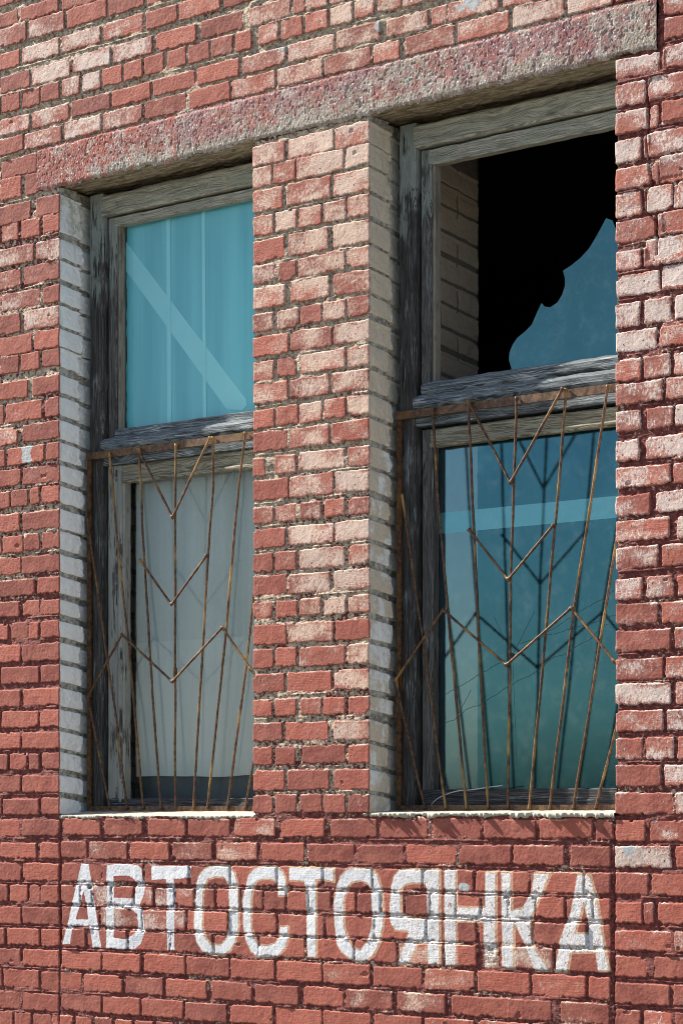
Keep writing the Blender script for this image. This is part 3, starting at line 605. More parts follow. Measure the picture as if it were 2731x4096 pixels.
# grey cement smears on a few bricks (centre u, v, size)
patch = np.zeros((NU, NV), np.float32)
for (pu, pv, ps, pa) in ((-1.96,3.35,.040,.9),(0.70,5.03,.085,1.2),(0.15,5.13,.028,1),(-0.33,5.0,.030,1.6),(0.20,4.98,.026,1),(1.46,1.47,.026,1.2),(0.66,1.31,.030,1.5),(0.98,1.21,.014,1.6),(-1.43,5.16,.013,1.5),(-1.72,4.8,.012,1.6),(-0.48,5.02,.018,1.3)):
    if ps: patch = np.maximum(patch, sstep(1.2, 0.75, np.hypot((UU-pu), (VV-pv)*pa)/ps+0.9*fbm(UU*28, VV*28, 23, 3))*(0.25+0.75*cover))
# corner rounding where the facade turns into an opening
EDGES = [(-1.735, UI[2], -1), (-0.512, UI[3], 1), (0.154, UI[4], -1), (1.397, UI[5], 1)]    # (u, column, side on which the wall lies)
RC = 0.007
DU = np.zeros((NU, NV), np.float32); DY = np.zeros((NU, NV), np.float32)
REC = {}
for ue, ci, side in EDGES:
    vrange = (VV > 1.599) & (VV < 4.613)
    dist = np.abs(UU-ue)
    onside = ((UU-ue)*side >= -1e-6)
    w = np.clip(1-dist/0.016, 0, 1)*onside*vrange
    hc = HH[ci+2*side].copy(); cc = cover[ci+2*side].copy()
    rec = (1-cc)*0.0105+0.0036*(fbm(VS*24, VS*0+ue*9, 3, 3)+0.3)   # how far the reveal is eaten back
    REC[ci] = (rec, cc, hc)
    DU += (w**2)*side*rec[None, :]
    DY += RC*np.clip(1-dist/RC, 0, 1)**2*onside*vrange*0.6
Y = -HH+DY
# concrete lintel face
lint = (UU >= UB[1]-1e-5) & (UU <= UB[6]+1e-5) & (VV >= VB[2]-1e-5) & (VV <= VB[3]+1e-5)
LH = 0.0008*fbm(UU*40, VV*40, 101, 3)+0.0013*fbm(UU*150, VV*110, 111, 2)+0.0022*fbm(UU*7, VV*9, 121, 3)-0.0030*sstep(.35,.6,fbm(UU*70, VV*60, 124, 2))
LH = LH-0.007*sstep(0.014, 0.0, np.abs(VV-4.816)+W2*1.6)
A = np.stack([cover, np.clip(loss_litf, 0, 1), rndf, np.clip(bare, 0, 1)], -1)
B = np.stack([let, fringe, tone, patch], -1)
co = np.stack([UU+DU, Y, VV], -1).reshape(-1, 3)
uc = 0.5*(US[:-1]+US[1:]); vc = 0.5*(VS[:-1]+VS[1:])
UC, VC = np.meshgrid(uc, vc, indexing='ij')
inL = (UC > UB[1]) & (UC < UB[6]) & (VC > VB[2]) & (VC < VB[3])
open_ = (VC > VB[1]) & (VC < VB[2]) & (((UC > UB[2]) & (UC < UB[3])) | ((UC > UB[4]) & (UC < UB[5])))
pil = (VC > VB[1]) & (VC < VB[2]) & (UC > UB[3]) & (UC < UB[4])
inf = (VC < VB[1]) & (UC > UB[2]) & (UC < UB[5])
M_brick = brick_material('painted_brick')
M_conc = concrete_material('weathered_concrete')

# ------------------------------------------------------------------ the building
house = bpy.data.objects.new('brick_building', None); link(house)
house['label'] = 'red painted brick building with two tall windows under one concrete lintel'
house['category'] = 'building'
attrs = {'A': A.reshape(-1, 4), 'B': B.reshape(-1, 4)}
def region(name, mask, label=None):
    c_, f_, a_ = submesh(co, grid_faces(NU, NV, mask), attrs)
    o = mesh_np(name, c_, f_, M_brick, house, a_)
    if label: o['label'] = label
    return o
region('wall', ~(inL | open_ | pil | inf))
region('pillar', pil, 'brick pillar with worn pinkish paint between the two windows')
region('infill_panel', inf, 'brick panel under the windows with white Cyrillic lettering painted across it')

# lintel face, bottom edge ragged, then its underside running through the wall
i0, i1, j0, j1 = UI[1], UI[6], VI[2], VI[3]
lu, lv = np.meshgrid(US[i0:i1+1], VS[j0:j1+1], indexing='ij')
lh = LH[i0:i1+1, j0:j1+1]
edge = np.clip(1-(lv-4.612)/0.02, 0, 1)
rag = 0.012*fbm(lu*14, lv*0+3, 131, 4)+0.010*fbm(lu*70, lv*0+3, 141, 3)
ly = -0.004-lh+edge**2*0.008
lz = lv+edge*(rag+0.001)
redm = np.clip(0.50+0.55*sstep(-1.1, -1.9, lu)+0.35*sstep(4.70, 4.82, lv)*sstep(.6, -.8, lu)+0.3*fbm(lu*4, lv*8, 151, 3)-0.35*sstep(4.69, 4.62, lv), 0, 1)
dep = np.concatenate([np.linspace(0, 0.30, 60)[1:], np.array([0.45, 0.8])])
uu2 = np.repeat(US[i0:i1+1][:, None], len(dep), 1); dd2 = np.repeat(dep[None, :], i1-i0+1, 0)
z0 = lz[:, :1]; y0 = ly[:, :1]
uz = 4.612+(z0-4.612)*np.exp(-dd2/0.02)+(0.007*fbm(uu2*9, dd2*30, 161, 3)+0.005*fbm(uu2*34, dd2*60, 171, 3))*np.clip(dd2/0.02, 0, 1)+0.018*np.clip(dd2/.2,0,1)
uy = y0+dd2
uu_all = np.concatenate([uu2[:, ::-1], lu], 1); yy_all = np.concatenate([uy[:, ::-1], ly], 1); zz_all = np.concatenate([uz[:, ::-1], lz], 1)
nL = uu_all.shape[1]
aL = np.zeros(uu_all.shape+(4,), np.float32); aL[:, len(dep):, 0] = redm; aL[:, :len(dep), 1] = 1; aL[..., 3] = 1
mesh_np('lintel', np.stack([uu_all, yy_all, zz_all], -1).reshape(-1, 3), grid_faces(uu_all.shape[0], nL), M_conc, house, {'A': aL.reshape(-1, 4)})

# reveals: brick sides of each opening through the 0.8 m thick wall
def reveal(name, ci, ue, side, mat, cream):
    """side: on which the wall lies; the visible face looks to -side"""
    rec, cc, hc = REC[ci]
    dA = np.concatenate([np.linspace(0, 0.24, 81), np.linspace(0.248, 0.8, 70)])
    vs_ = VS[VI[1]:VI[2]+1]; rec = rec[VI[1]:VI[2]+1]; cc = cc[VI[1]:VI[2]+1]
    D_, V_ = np.meshgrid(dA, vs_, indexing='ij')
    Vw = V_+0.12*D_+0.004*fbm(D_*20, V_*20, 201+ci % 7, 2)         # joints dip a little inwards
    c2 = np.interp(Vw.ravel(), vs_, cc).reshape(D_.shape)
    # upright joints: a header end, then stretchers, alternating by course
    course = np.floor((Vw-1.60)/0.1062).astype(int)
    jd = np.where(course % 2 == 0, 0.385, 0.255)
    vj = np.minimum(np.abs(D_-jd+0.002*fbm(D_*50, V_*50, 211, 2)), np.abs(D_-jd-0.262))
    c2 = np.where(D_ > 0.2, c2*sstep(0.004, 0.009, vj), c2)
    wobble = 0.0022*fbm(D_*25, V_*25, 221+ci % 5, 3)+0.0012*fbm(D_*90, V_*90, 231, 2)
    tooth = np.random.default_rng(ci+3).random(80)[np.clip(course, 0, 79)]
    crumble = 0.018*sstep(0.150, 0.172, D_+0.030*(tooth-.5)+0.022*(1-c2)+0.02*fbm(V_*24, D_*16, 241+ci % 3, 3))*(D_ < 0.30)   # eaten edge at the frame
    r2 = (1-c2)*0.0065+wobble*1.5+crumble*1.5+0.002
    crs = np.random.default_rng(ci).random(80)
    cv_ = np.mod((Vw-1.60)/0.1062, 1.0)
    r2 = r2+(crs[np.clip(course, 0, 79)]-.5)*0.006*np.clip(D_/.03, 0, 1)+0.0035*(2*cv_-1)**2+0.008*np.clip(fbm(D_*16, V_*13, 251+ci % 5, 3)-.25, 0, 1)
    wq = np.clip(D_/0.012, 0, 1)
    rr = rec[None, :]*(1-wq)+r2*wq
    yy0 = Y[ci][VI[1]:VI[2]+1]
    Yr = D_+yy0[None, :]*(1-np.clip(D_/0.02, 0, 1))
    X_ = ue+side*rr
    rnd_ = grid_noise((64, 64), 5)[(course+7) % 64, (ci+(D_ > jd)) % 64]
    a_ = np.stack([c2, np.clip(cream(V_)+0*D_, 0, 1), rnd_, D_], -1)
    f_ = grid_faces(len(dA), len(vs_))
    if side > 0: f_ = f_[:, ::-1]
    return mesh_np(name, np.stack([X_, Yr, V_], -1).reshape(-1, 3), f_, mat, house, {'A': a_.reshape(-1, 4)})
M_jw = jamb_material('limewashed_jamb', (0.84, 0.84, 0.83), (0.56, 0.56, 0.50), 0.2, 0.27)
M_jc = jamb_material('cream_jamb', (0.82, 0.82, 0.80), (0.64, 0.55, 0.43), 0.6, 0.27)
reveal('reveal', UI[2], -1.735, -1, M_jw, lambda v: 0.22+0.25*sstep(4.2, 4.6, v))
reveal('reveal', UI[4], 0.154, -1, M_jc, lambda v: 0.50+0.55*sstep(2.8, 4.2, v))
reveal('reveal', UI[3], -0.512, 1, M_jw, lambda v: 0.3+0*v)
reveal('reveal', UI[5], 1.397, 1, M_jw, lambda v: 0.3+0*v)

# cement ledges
g = G('sill_cement'); P = g.obj(); n1 = g.noise(P, 60, 5, .65)
M_sill = g.done(g.bsdf(g.mix(n1, (0.22, 0.20, 0.155), (0.56, 0.52, 0.43)), 0.9, g.bump(g.noise(P, 120, 5, .7), 0.0025, .8)))
def ledge(u0, u1, over, thick, gap, seed):
    n = int((u1-u0)/0.004); u = np.linspace(u0, u1, n)
    j1 = fbm(u*14, u*0+seed, seed, 4)+0.6*fbm(u*70, u*0+seed, seed+3, 2); j2 = fbm(u*24, u*0+seed+5, seed+9, 3)
    prof = []
    if over < .02: zs = ((0.80, 1.605), (0.30, 1.618), (0.20, 1.624), (0.15, 1.620), (0.10, 1.614), (0.05, 1.608), (0.02, 1.604)); zf = 1.600; zl = 1.594
    else: zs = ((0.80, 1.605), (0.30, 1.618), (0.20, 1.624), (0.15, 1.622), (0.10, 1.620), (0.05, 1.617), (0.02, 1.615)); zf = 1.610; zl = 1.600
    for y, z in zs:
        prof.append((u, y+0*u, z+0.0022*fbm(u*30, u*0+y*40, seed+20, 3)))
    j3 = fbm(u*22, u*0+seed+9, seed+29, 3)+.5*fbm(u*90, u*0, seed+33, 2)
    fy = 0.004-over*(0.45+1.0*j1)
    prof.append((u, fy+0.006, zf+0.003+0.002*j2)); prof.append((u, fy, zf+0.003*j2))
    prof.append((u, fy+0.001, zl-thick*(0.1+1.1*j3))); prof.append((u, fy+0.008, zl-.003-thick*(0.2+1.1*j3)))
    prof.append((u, 0.03+0*u, 1.600-thick*0.5+gap+0*u))
    c_ = np.stack([np.stack(p, -1) for p in prof], 1)         # n x k x 3
    c_[-1:, :, 0] += 0; 
    f_ = grid_faces(c_.shape[0], c_.shape[1])[:, ::-1]
    o = mesh_np('window_sill', c_.reshape(-1, 3), f_, M_sill, house)
ledge(-1.735, -0.512, 0.012, 0.010, 0.0, 301)
ledge(0.125, 1.397, 0.024, 0.011, 0.006, 331)

# the rest of the building around the modelled sheet: plain brick shell, and the dark room
def quads(name, qs, mat, parent):
    c_ = []; f_ = []
    for q in qs: f_.append([len(c_)+i for i in range(4)]); c_ += q
    return mesh_np(name, np.array(c_), np.array(f_), mat, parent, smooth=False)
g = G('plain_brick'); P = g.obj()
bt = g.n('ShaderNodeTexBrick', {'Vector': g.n('ShaderNodeCombineXYZ', {0: g.n('ShaderNodeSeparateXYZ', {0: P}).outputs[0], 1: g.n('ShaderNodeSeparateXYZ', {0: P}).outputs[2]}).outputs[0],
    'Color1': (0.36, .09, .065), 'Color2': (0.30, .075, .055), 'Mortar': (0.33, .27, .21), 'Scale': 1.0, 'Mortar Size': 0.012, 'Brick Width': 0.263, 'Row Height': 0.1062})
M_plain = g.done(g.bsdf(g.mix(g.ramp(g.noise(P, 12, 4), .45, .7, 0, .4), bt.outputs[0], (0.5, .4, .36)), 0.85, g.bump(bt.outputs[1], -0.004)))
a0, a1, b0, b1 = UB[0], UB[-1], VB[0], VB[-1]
def fq(x0, x1, z0, z1, y=0.003): return [(x0, y, z0), (x1, y, z0), (x1, y, z1), (x0, y, z1)]
quads('outer_wall', [fq(-7, a0, 0, 7), fq(a1, 5, 0, 7), fq(a0, a1, 0, b0), fq(a0, a1, b1, 7),
    [(-7, 9, 0), (-7, .003, 0), (-7, .003, 7), (-7, 9, 7)], [(5, .003, 0), (5, 9, 0), (5, 9, 7), (5, .003, 7)],
    [(5, 9, 0), (-7, 9, 0), (-7, 9, 7), (5, 9, 7)]], M_plain, house)
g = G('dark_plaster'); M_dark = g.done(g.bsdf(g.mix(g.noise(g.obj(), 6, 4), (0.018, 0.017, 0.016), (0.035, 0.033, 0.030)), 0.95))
g = G('roofing_felt'); M_roof = g.done(g.bsdf(g.mix(g.noise(g.obj(), 5, 4), (0.04, 0.04, 0.04), (0.07, 0.07, 0.068)), 0.95))
quads('roof', [[(-7.1, -.1, 7), (5.1, -.1, 7), (5.1, 9.1, 7.0), (-7.1, 9.1, 7.0)]], M_roof, house)
X0, X1, Z0, Z1, YB, YF = -3.6, 3.4, 0.4, 5.0, 6.0, 0.8
def bq(x0, x1, z0, z1): return [(x1, YF, z0), (x0, YF, z0), (x0, YF, z1), (x1, YF, z1)]
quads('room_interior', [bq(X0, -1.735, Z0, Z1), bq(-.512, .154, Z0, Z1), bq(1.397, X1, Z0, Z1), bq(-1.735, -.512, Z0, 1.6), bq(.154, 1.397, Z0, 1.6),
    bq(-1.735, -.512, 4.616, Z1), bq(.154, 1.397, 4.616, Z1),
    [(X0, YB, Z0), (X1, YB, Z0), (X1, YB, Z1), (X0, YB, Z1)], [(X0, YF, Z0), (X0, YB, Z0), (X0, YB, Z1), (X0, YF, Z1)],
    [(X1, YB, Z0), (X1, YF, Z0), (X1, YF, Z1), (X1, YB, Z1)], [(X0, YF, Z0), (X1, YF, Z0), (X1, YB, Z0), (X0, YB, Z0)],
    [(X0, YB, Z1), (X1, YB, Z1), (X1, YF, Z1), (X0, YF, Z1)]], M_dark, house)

# ------------------------------------------------------------------ joinery
class Wood:
    def __init__(s): s.c = []; s.f = []; s.w = []; s.mi = []; s.mats = []
    def member(s, p0, p1, width, y0, y1, bev=0.003, rough=0.0012, mat=None):
        """board in the window plane from p0 to p1 (u,v centre line), front face at depth y0, back at y1"""
        p0 = np.array(p0, float); p1 = np.array(p1, float); L = np.linalg.norm(p1-p0); t = (p1-p0)/L; nrm = np.array((-t[1], t[0]))
        n = max(2, int(L/0.012)); rn = random.random()*10; base = len(s.c)
        hw = width/2
        prof = [(-hw, y1), (-hw, y0+bev), (-hw+bev, y0)]+[(-hw+bev+(width-2*bev)*q, y0) for q in (.25, .5, .75)]+[(hw-bev, y0), (hw, y0+bev), (hw, y1)]
        for i in range(n+1):
            q = i/n
            for k, (a, y) in enumerate(prof):
                d1 = mnoise.noise(Vector((q*L*14+rn, a*30, 1.7)))*rough; d2 = mnoise.noise(Vector((q*L*9+rn, y*30, 7.7+a*40)))*rough
                front = 1 if 0 < k < len(prof)-1 else 0
                pt = p0+t*(q*L)+nrm*(a+d1*(1 if abs(a) > hw*.9 else 0))
                s.c.append((pt[0], y+d2*front, pt[1])); s.w.append(((q*L), a+0.5, y, rn))
        K = len(prof); nf0 = len(s.f)
        if mat not in s.mats: s.mats.append(mat)
        for i in range(n):
            for k in range(K-1):
                a = base+i*K+k; s.f.append((a, a+1, a+K+1, a+K))
            a = base+i*K; s.f.append((a+K-1, a, a+K, a+K+K-1))
        for e in (0, n):
            b = base+e*K
            for k in range(1, K-2):
                q_ = (b, b+k, b+k+1, b+k+1)
                s.f.append((b, b+k, b+k+1) if e else (b+k+1, b+k, b))
        s.mi += [s.mats.index(mat)]*(len(s.f)-nf0)
    def build(s, name, mat, parent):
        me = bpy.data.meshes.new(name); me.from_pydata(s.c, [], s.f)
        at = me.attributes.new('W', 'FLOAT_COLOR', 'POINT'); at.data.foreach_set('color', np.array(s.w, np.float32).ravel())
        bm = bmesh.new(); bm.from_mesh(me); bmesh.ops.recalc_face_normals(bm, faces=bm.faces[:]); bm.to_mesh(me); bm.free()
        for m_ in s.mats: me.materials.append(m_ or mat)
        me.polygons.foreach_set('material_index', s.mi); me.polygons.foreach_set('use_smooth', [False]*len(me.polygons))
        return link(bpy.data.objects.new(name, me), parent)

M_green = wood_material('green_painted_wood', (0.17, 0.165, 0.13), (0.44, 0.42, 0.34), (0.37, 0.40, 0.31), 0.34)
M_sash = wood_material('sash_wood', (0.030, 0.027, 0.024), (0.14, 0.135, 0.125), (0.27, 0.29, 0.26), 0.12, high=0.4, hi_light=(0.22, 0.23, 0.23))
M_stile = wood_material('blackened_wood', (0.017, 0.015, 0.014), (0.085, 0.080, 0.074), (0.27, 0.30, 0.27), 0.02, high=0.55, hi_light=(0.28, 0.31, 0.31))
M_grey = wood_material('silvered_wood', (0.035, 0.042, 0.048), (0.24, 0.28, 0.30), None, 0, 0.0026, hi_light=(0.52, 0.54, 0.53))
M_grwh = wood_material('flaking_grey_paint_wood', (0.05, 0.045, 0.04), (0.16, 0.15, 0.13), (0.34, 0.34, 0.30), 0.52)
M_olive = wood_material('faded_olive_wood', (0.10, 0.09, 0.06), (0.36, 0.33, 0.24), (0.40, 0.39, 0.29), 0.35)
M_dk = wood_material('dark_sill_wood', (0.020, 0.018, 0.017), (0.085, 0.085, 0.09), None, 0, 0.0018, hi_light=(0.22, 0.23, 0.24))
M_bead = wood_material('bead_wood', (0.12, 0.10, 0.08), (0.26, 0.23, 0.18), (0.30, 0.27, 0.22), 0.5)

def window(u0, u1, kind):
    F, SF, GL = 0.190, 0.214, 0.262
    L_ = u0+0.016; R_ = u1-0.016
    fr = Wood()                                                          # outer frame and transom: the window's own mesh
    fr.member((L_+.044, 1.62), (L_+.044, 4.600), .088, F, F+.11, rough=.003, mat=M_stile)
    fw = .088 if kind == 1 else .056; fr.member((R_-fw/2, 1.62), (R_-fw/2, 4.600), fw, F, F+.11, rough=.003, mat=M_stile)
    fr.member((L_+.080, 4.539), (R_-.080, 4.539), .100, F-.004, F+.10, bev=.008, rough=.004, mat=M_green)
    fr.member((L_+.080, 3.387), (R_-.080, 3.387), .062, F-.009, F+.10, bev=.018, rough=.004, mat=M_grey)
    fr.member((L_+.080, 3.320), (R_-.080, 3.320), .068, F+.004, F+.10, rough=.002, mat=M_grey)
    w = fr.build('window', M_stile, house)
    w['label'] = 'left wooden window with pale blue boarded upper pane' if kind == 1 else 'right wooden window with broken upper pane'
    s0 = L_+.092; s1 = R_-.092 if kind == 1 else R_-.060
    top = 4.479; bot = 3.418; sr = 0.043 if kind == 1 else 0.068; st = 0.063; br = 0.040 if kind == 1 else 0.056
    sa = Wood()
    sa.member((s0+st/2+.004, bot), (s0+st/2+.004, top), st-.008, SF, SF+.045, mat=M_sash); sw = st if kind == 1 else .050; sa.member((s1-sw/2, bot), (s1-sw/2, top), sw, SF, SF+.045, mat=M_sash)
    sa.member((s0+st-.01, top-sr/2), (s1-sw+.01, top-sr/2), sr, SF-.002, SF+.043, rough=.003, mat=M_green)
    if kind == 1: sa.member((s0+st-.01, bot+br/2), (s1-st+.01, bot+br/2), br, SF-.002, SF+.043, rough=.003, mat=M_grey)
    else: sa.member((s0+.02, bot+br/2-.002), (s1-.02, bot+br/2+.004), br+.008, SF-.016, SF+.043, bev=.018, rough=.005, mat=M_grey)
    sa.member((s0+st+.005, bot+br-.01), (s0+st+.005, top-sr+.01), .014, SF+.012, SF+.05, bev=.001, mat=M_bead)
    sa.build('upper_sash', M_stile, w)
    ltop = 3.270 if kind == 2 else 3.284; lbot = 1.648; lr = ltop-3.200 if kind == 1 else 0.075
    s0b = L_+.096 if kind == 1 else L_+.104; stb = .110 if kind == 1 else .058
    bh = 0.040 if kind == 1 else 0.072
    ms = M_grwh if kind == 1 else M_sash
    a = Wood(); a.member((s0b+stb/2, lbot), (s0b+stb/2, ltop), stb*.999, SF+.002, SF+.045, rough=.002, mat=ms)
    a.member((s1-.025, lbot), (s1-.025, ltop), .05, SF+.002, SF+.045, mat=ms)
    if kind == 1:
        a.member((s0b+.058, lbot), (s0b+.058, ltop-.02), .012, SF-.004, SF+.01, bev=.004, mat=ms); a.member((s0b+.086, lbot+.02), (s0b+.086, ltop-.03), .022, SF-.006, SF+.01, bev=.006, rough=.003, mat=ms)
    a.member((s0b+stb-.01, ltop-lr/2), (s1-.05, ltop-lr/2), lr, SF, SF+.043, bev=.006, rough=.003, mat=M_olive)
    a.member((s0b+stb-.01, ltop-lr+.006), (s1-.05, ltop-lr+.006), .020, SF-.007, SF+.03, bev=.005, rough=.003, mat=M_olive)
    a.member((s0b+.003, lbot+bh/2-.006), (s1-.05, lbot+bh/2-.006), bh, SF-.004, SF+.043, bev=.004, rough=.005, mat=M_dk)
    a.build('lower_sash', ms, w)
    return w, dict(s0=s0, s1=s1, st=st, top=top, bot=bot, sr=sr, br=br, ltop=ltop, lr=lr, s0b=s0b, stb=stb, bh=bh, lbot=lbot, GL=GL)
win1, p1 = window(-1.735, -0.512, 1)
win2, p2 = window(0.154, 1.397, 2)

# ------------------------------------------------------------------ glass, boards, film
def film_material(name, base, light, metal, rough, left_u=None):
    g = G(name); P = g.obj(); X = g.n('ShaderNodeSeparateXYZ', {0: P}).outputs[0]; Z = g.n('ShaderNodeSeparateXYZ', {0: P}).outputs[2]
    nl = g.noise(g.scale(P, (3, 1, 2.5)), 1.0, 5, .65); nf = g.noise(P, 420, 2, .6); nv = g.noise(g.scale(P, (14, 1, .7)), 1.0, 2, .5)
    c = g.mix(g.ramp(nl, .3, .75), base, light)
    c = g.mix(g.ramp(nv, .45, .7, 0, .08), c, light)
    if left_u is not None:                                              # dusty film towards the left edge and one pale band across it
        e = g.math('ADD', X, g.math('MULTIPLY', g.math('SUBTRACT', g.noise(P, 25, 3), .5), .012))
        c = g.mix(g.math('MULTIPLY', g.math('LESS_THAN', e, left_u+.21), .45), c, (0.15, 0.22, 0.25))
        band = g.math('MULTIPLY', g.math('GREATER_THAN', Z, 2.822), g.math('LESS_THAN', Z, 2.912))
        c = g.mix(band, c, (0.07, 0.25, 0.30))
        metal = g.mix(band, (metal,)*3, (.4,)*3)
    dust = g.math('ADD', g.ramp(g.noise(P, 70, 6, .8), .66, .74, 0, .3), g.ramp(g.noise(P, 12, 6, .75), .45, .75, 0.015, .07))
    c = g.mix(dust, c, (.6, .66, .66))
    return g.done(g.bsdf(c, rough, g.bump(nf, 0.0002, .5), Metallic=metal, Specular_IOR_Level=0.5))
def slab(name, pts, y0, y1, mat, parent):
    """polygon (u,v) counter-clockwise seen from outside, extruded y0..y1"""
    n = len(pts); bm = bmesh.new()
    f = [bm.verts.new((a, y0, b)) for a, b in pts]; k = [bm.verts.new((a, y1, b)) for a, b in pts]
    bm.faces.new(f); bm.faces.new(k[::-1])
    for i in range(n): bm.faces.new((f[i], k[i], k[(i+1) % n], f[(i+1) % n]))
    bmesh.ops.recalc_face_normals(bm, faces=bm.faces[:])
    me = bpy.data.meshes.new(name); bm.to_mesh(me); bm.free(); me.materials.append(mat)
    return link(bpy.data.objects.new(name, me), parent)
def ragged_left(u, v0, v1, amp, seed, step=.012):
    out = []; v = v1
    while v > v0:
        out.append((u+amp*(mnoise.noise(Vector((v*18, seed, 0)))+.6*mnoise.noise(Vector((v*70, seed, 3)))), v)); v -= step
    return out
g = G('window_glass'); P = g.obj()
tr = g.n('ShaderNodeBsdfTransparent', {'Color': (0.93, 0.95, 0.95)}); gl = g.n('ShaderNodeBsdfGlossy', {'Color': (1, 1, 1), 'Roughness': 0.06})
fz = g.n('ShaderNodeFresnel', {'IOR': 1.35}); front = g.math('SUBTRACT', 1.0, g.n('ShaderNodeNewGeometry').outputs['Backfacing'])
mx = g.n('ShaderNodeMixShader', {0: g.math('MULTIPLY', fz.outputs[0], front), 1: tr.outputs[0], 2: gl.outputs[0]})
M_glass = g.done(mx.outputs[0])

# left window, upper light: pale blue boards behind the pane
g = G('pale_blue_board'); P = g.obj(); Zs = g.n('ShaderNodeSeparateXYZ', {0: P}).outputs[2]
nb = g.noise(g.scale(P, (10, 1, .6)), 1.0, 3, .55); nd_ = g.noise(P, 300, 3, .7)
cb = g.mix(g.ramp(nb, .3, .7), (0.075, 0.42, 0.50), (0.14, 0.55, 0.61))
cb = g.mix(g.ramp(nd_, .35, .75, 0, .25), cb, (0.06, 0.30, 0.38))
M_blue = g.done(g.bsdf(cb, .45, g.bump(nb, .001, .5)))
g = G('pale_blue_batten'); P = g.obj(); M_blue3 = g.done(g.bsdf(g.mix(g.noise(P, 9, 3), (0.145, 0.53, 0.60), (0.18, 0.585, 0.64)), .5)); M_blue2 = g.done(g.bsdf(g.mix(g.noise(P, 9, 3), (0.22, 0.63, 0.68), (0.28, 0.69, 0.74)), .5))
q = p1; gl0 = q['s0']+q['st']; gl1 = q['s1']-q['st']; zt = q['top']-q['sr']; zb = q['bot']+q['br']
slab('pane', [(gl0-.01, zb-.01), (gl1+.01, zb-.01), (gl1+.01, zt+.01), (gl0-.01, zt+.01)], .2560, .2595, M_glass, win1)
lft = ragged_left(gl0+.018, zb-.01, zt-.14, .008, 3.3)
blind = slab('blue_board', [(gl0+.008, zt-.11)]+lft+[(gl1+.01, zb-.01), (gl1+.01, zt+.01), (gl0+.020, zt+.01), (gl0+.020, zt-.10)], .2640, .2680, M_blue, win1)
def strip(name, a, b, wd, y0, y1, mat, par, skew=0.0):
    (x0, z0), (x1, z1) = a, b
    return slab(name, [(x0-wd/2, z0), (x0+wd/2, z0), (x1+wd/2, z1), (x1-wd/2, z1)], y0, y1, mat, par)
strip('batten', (-1.262, zb), (-1.270, zt), .026, .2610, .2640, M_blue2, blind)
strip('batten', (-1.036, zb), (-1.045, zt), .020, .2605, .2640, M_blue2, blind)
slab('brace', [(-1.376, 4.036), (-.898, 3.491), (-.80, 3.478), (-.776, 3.500), (-.784, 3.531), (-1.513, 4.330), (-1.548, 4.368), (-1.548, 4.225), (-1.50, 4.175)], .2622, .2640, M_blue3, blind)
slab('dark_backing', [(gl0-.02, zb-.02), (gl1+.02, zb-.02), (gl1+.02, zt+.02), (gl0-.02, zt+.02)], .290, .300, M_bead, win1)

# left window, lower light: grey cloth behind clear glass
g = G('grey_cloth'); P = g.obj()
fold = g.noise(g.scale(P, (7, 1, .35)), 1.0, 3, .5); wv = g.noise(g.scale(P, (700, 1, 60)), 1.0, 1, .5)
cc_ = g.mix(g.ramp(fold, .3, .7), (0.31, 0.36, 0.35), (0.43, 0.48, 0.46))
cc_ = g.mix(g.ramp(wv, .3, .8, 0, .25), cc_, (0.22, 0.26, 0.26))
Zc = g.n('ShaderNodeSeparateXYZ', {0: P}).outputs[2]
cc_ = g.mix(g.math('MULTIPLY', g.math('LESS_THAN', Zc, 2.436), .30), cc_, (0.58, 0.60, 0.56))
M_cloth = g.done(g.bsdf(cc_, .9, g.bump(fold, .02, .5)))
gl0 = q['s0b']+q['stb']; gl1 = q['s1']-.06; zt = q['ltop']-q['lr']; zb = q['lbot']+q['bh']
slab('pane', [(gl0-.01, zb-.015), (gl1+.01, zb-.015), (gl1+.01, zt+.01), (gl0-.01, zt+.01)], .2560, .2595, M_glass, win1)
nu_, nv_ = 90, 60
gu, gv = np.meshgrid(np.linspace(gl0-.02, gl1+.03, nu_), np.linspace(0, 1, nv_), indexing='ij')
zz = 1.786+0.008*fbm(gu*5, gu*0, 401, 2)*(1-gv)+(zt+.04-1.786)*gv
yy = .325+.006*np.sin(gu*38+fbm(gu*4, zz*1.2, 402, 2)*2.5)+.004*fbm(gu*12, zz*1.5, 403, 2)
mesh_np('curtain', np.stack([gu, yy, zz], -1).reshape(-1, 3), grid_faces(nu_, nv_), M_cloth, win1)
g = G('grey_dusty_glass'); M_gg = g.done(g.bsdf(g.mix(g.noise(g.obj(), 30, 3), (0.07, 0.075, 0.08), (0.12, 0.125, 0.13)), .3))
g = G('dark_board'); M_db = g.done(g.bsdf(g.mix(g.noise(g.obj(), 8, 3), (0.035, 0.05, 0.06), (0.06, 0.08, 0.09)), .6))
slab('backing_board', [(gl0-.03, zb-.04), (gl1+.03, zb-.04), (gl1+.03, zt+.05), (gl0-.03, zt+.05)], .350, .360, M_db, win1)

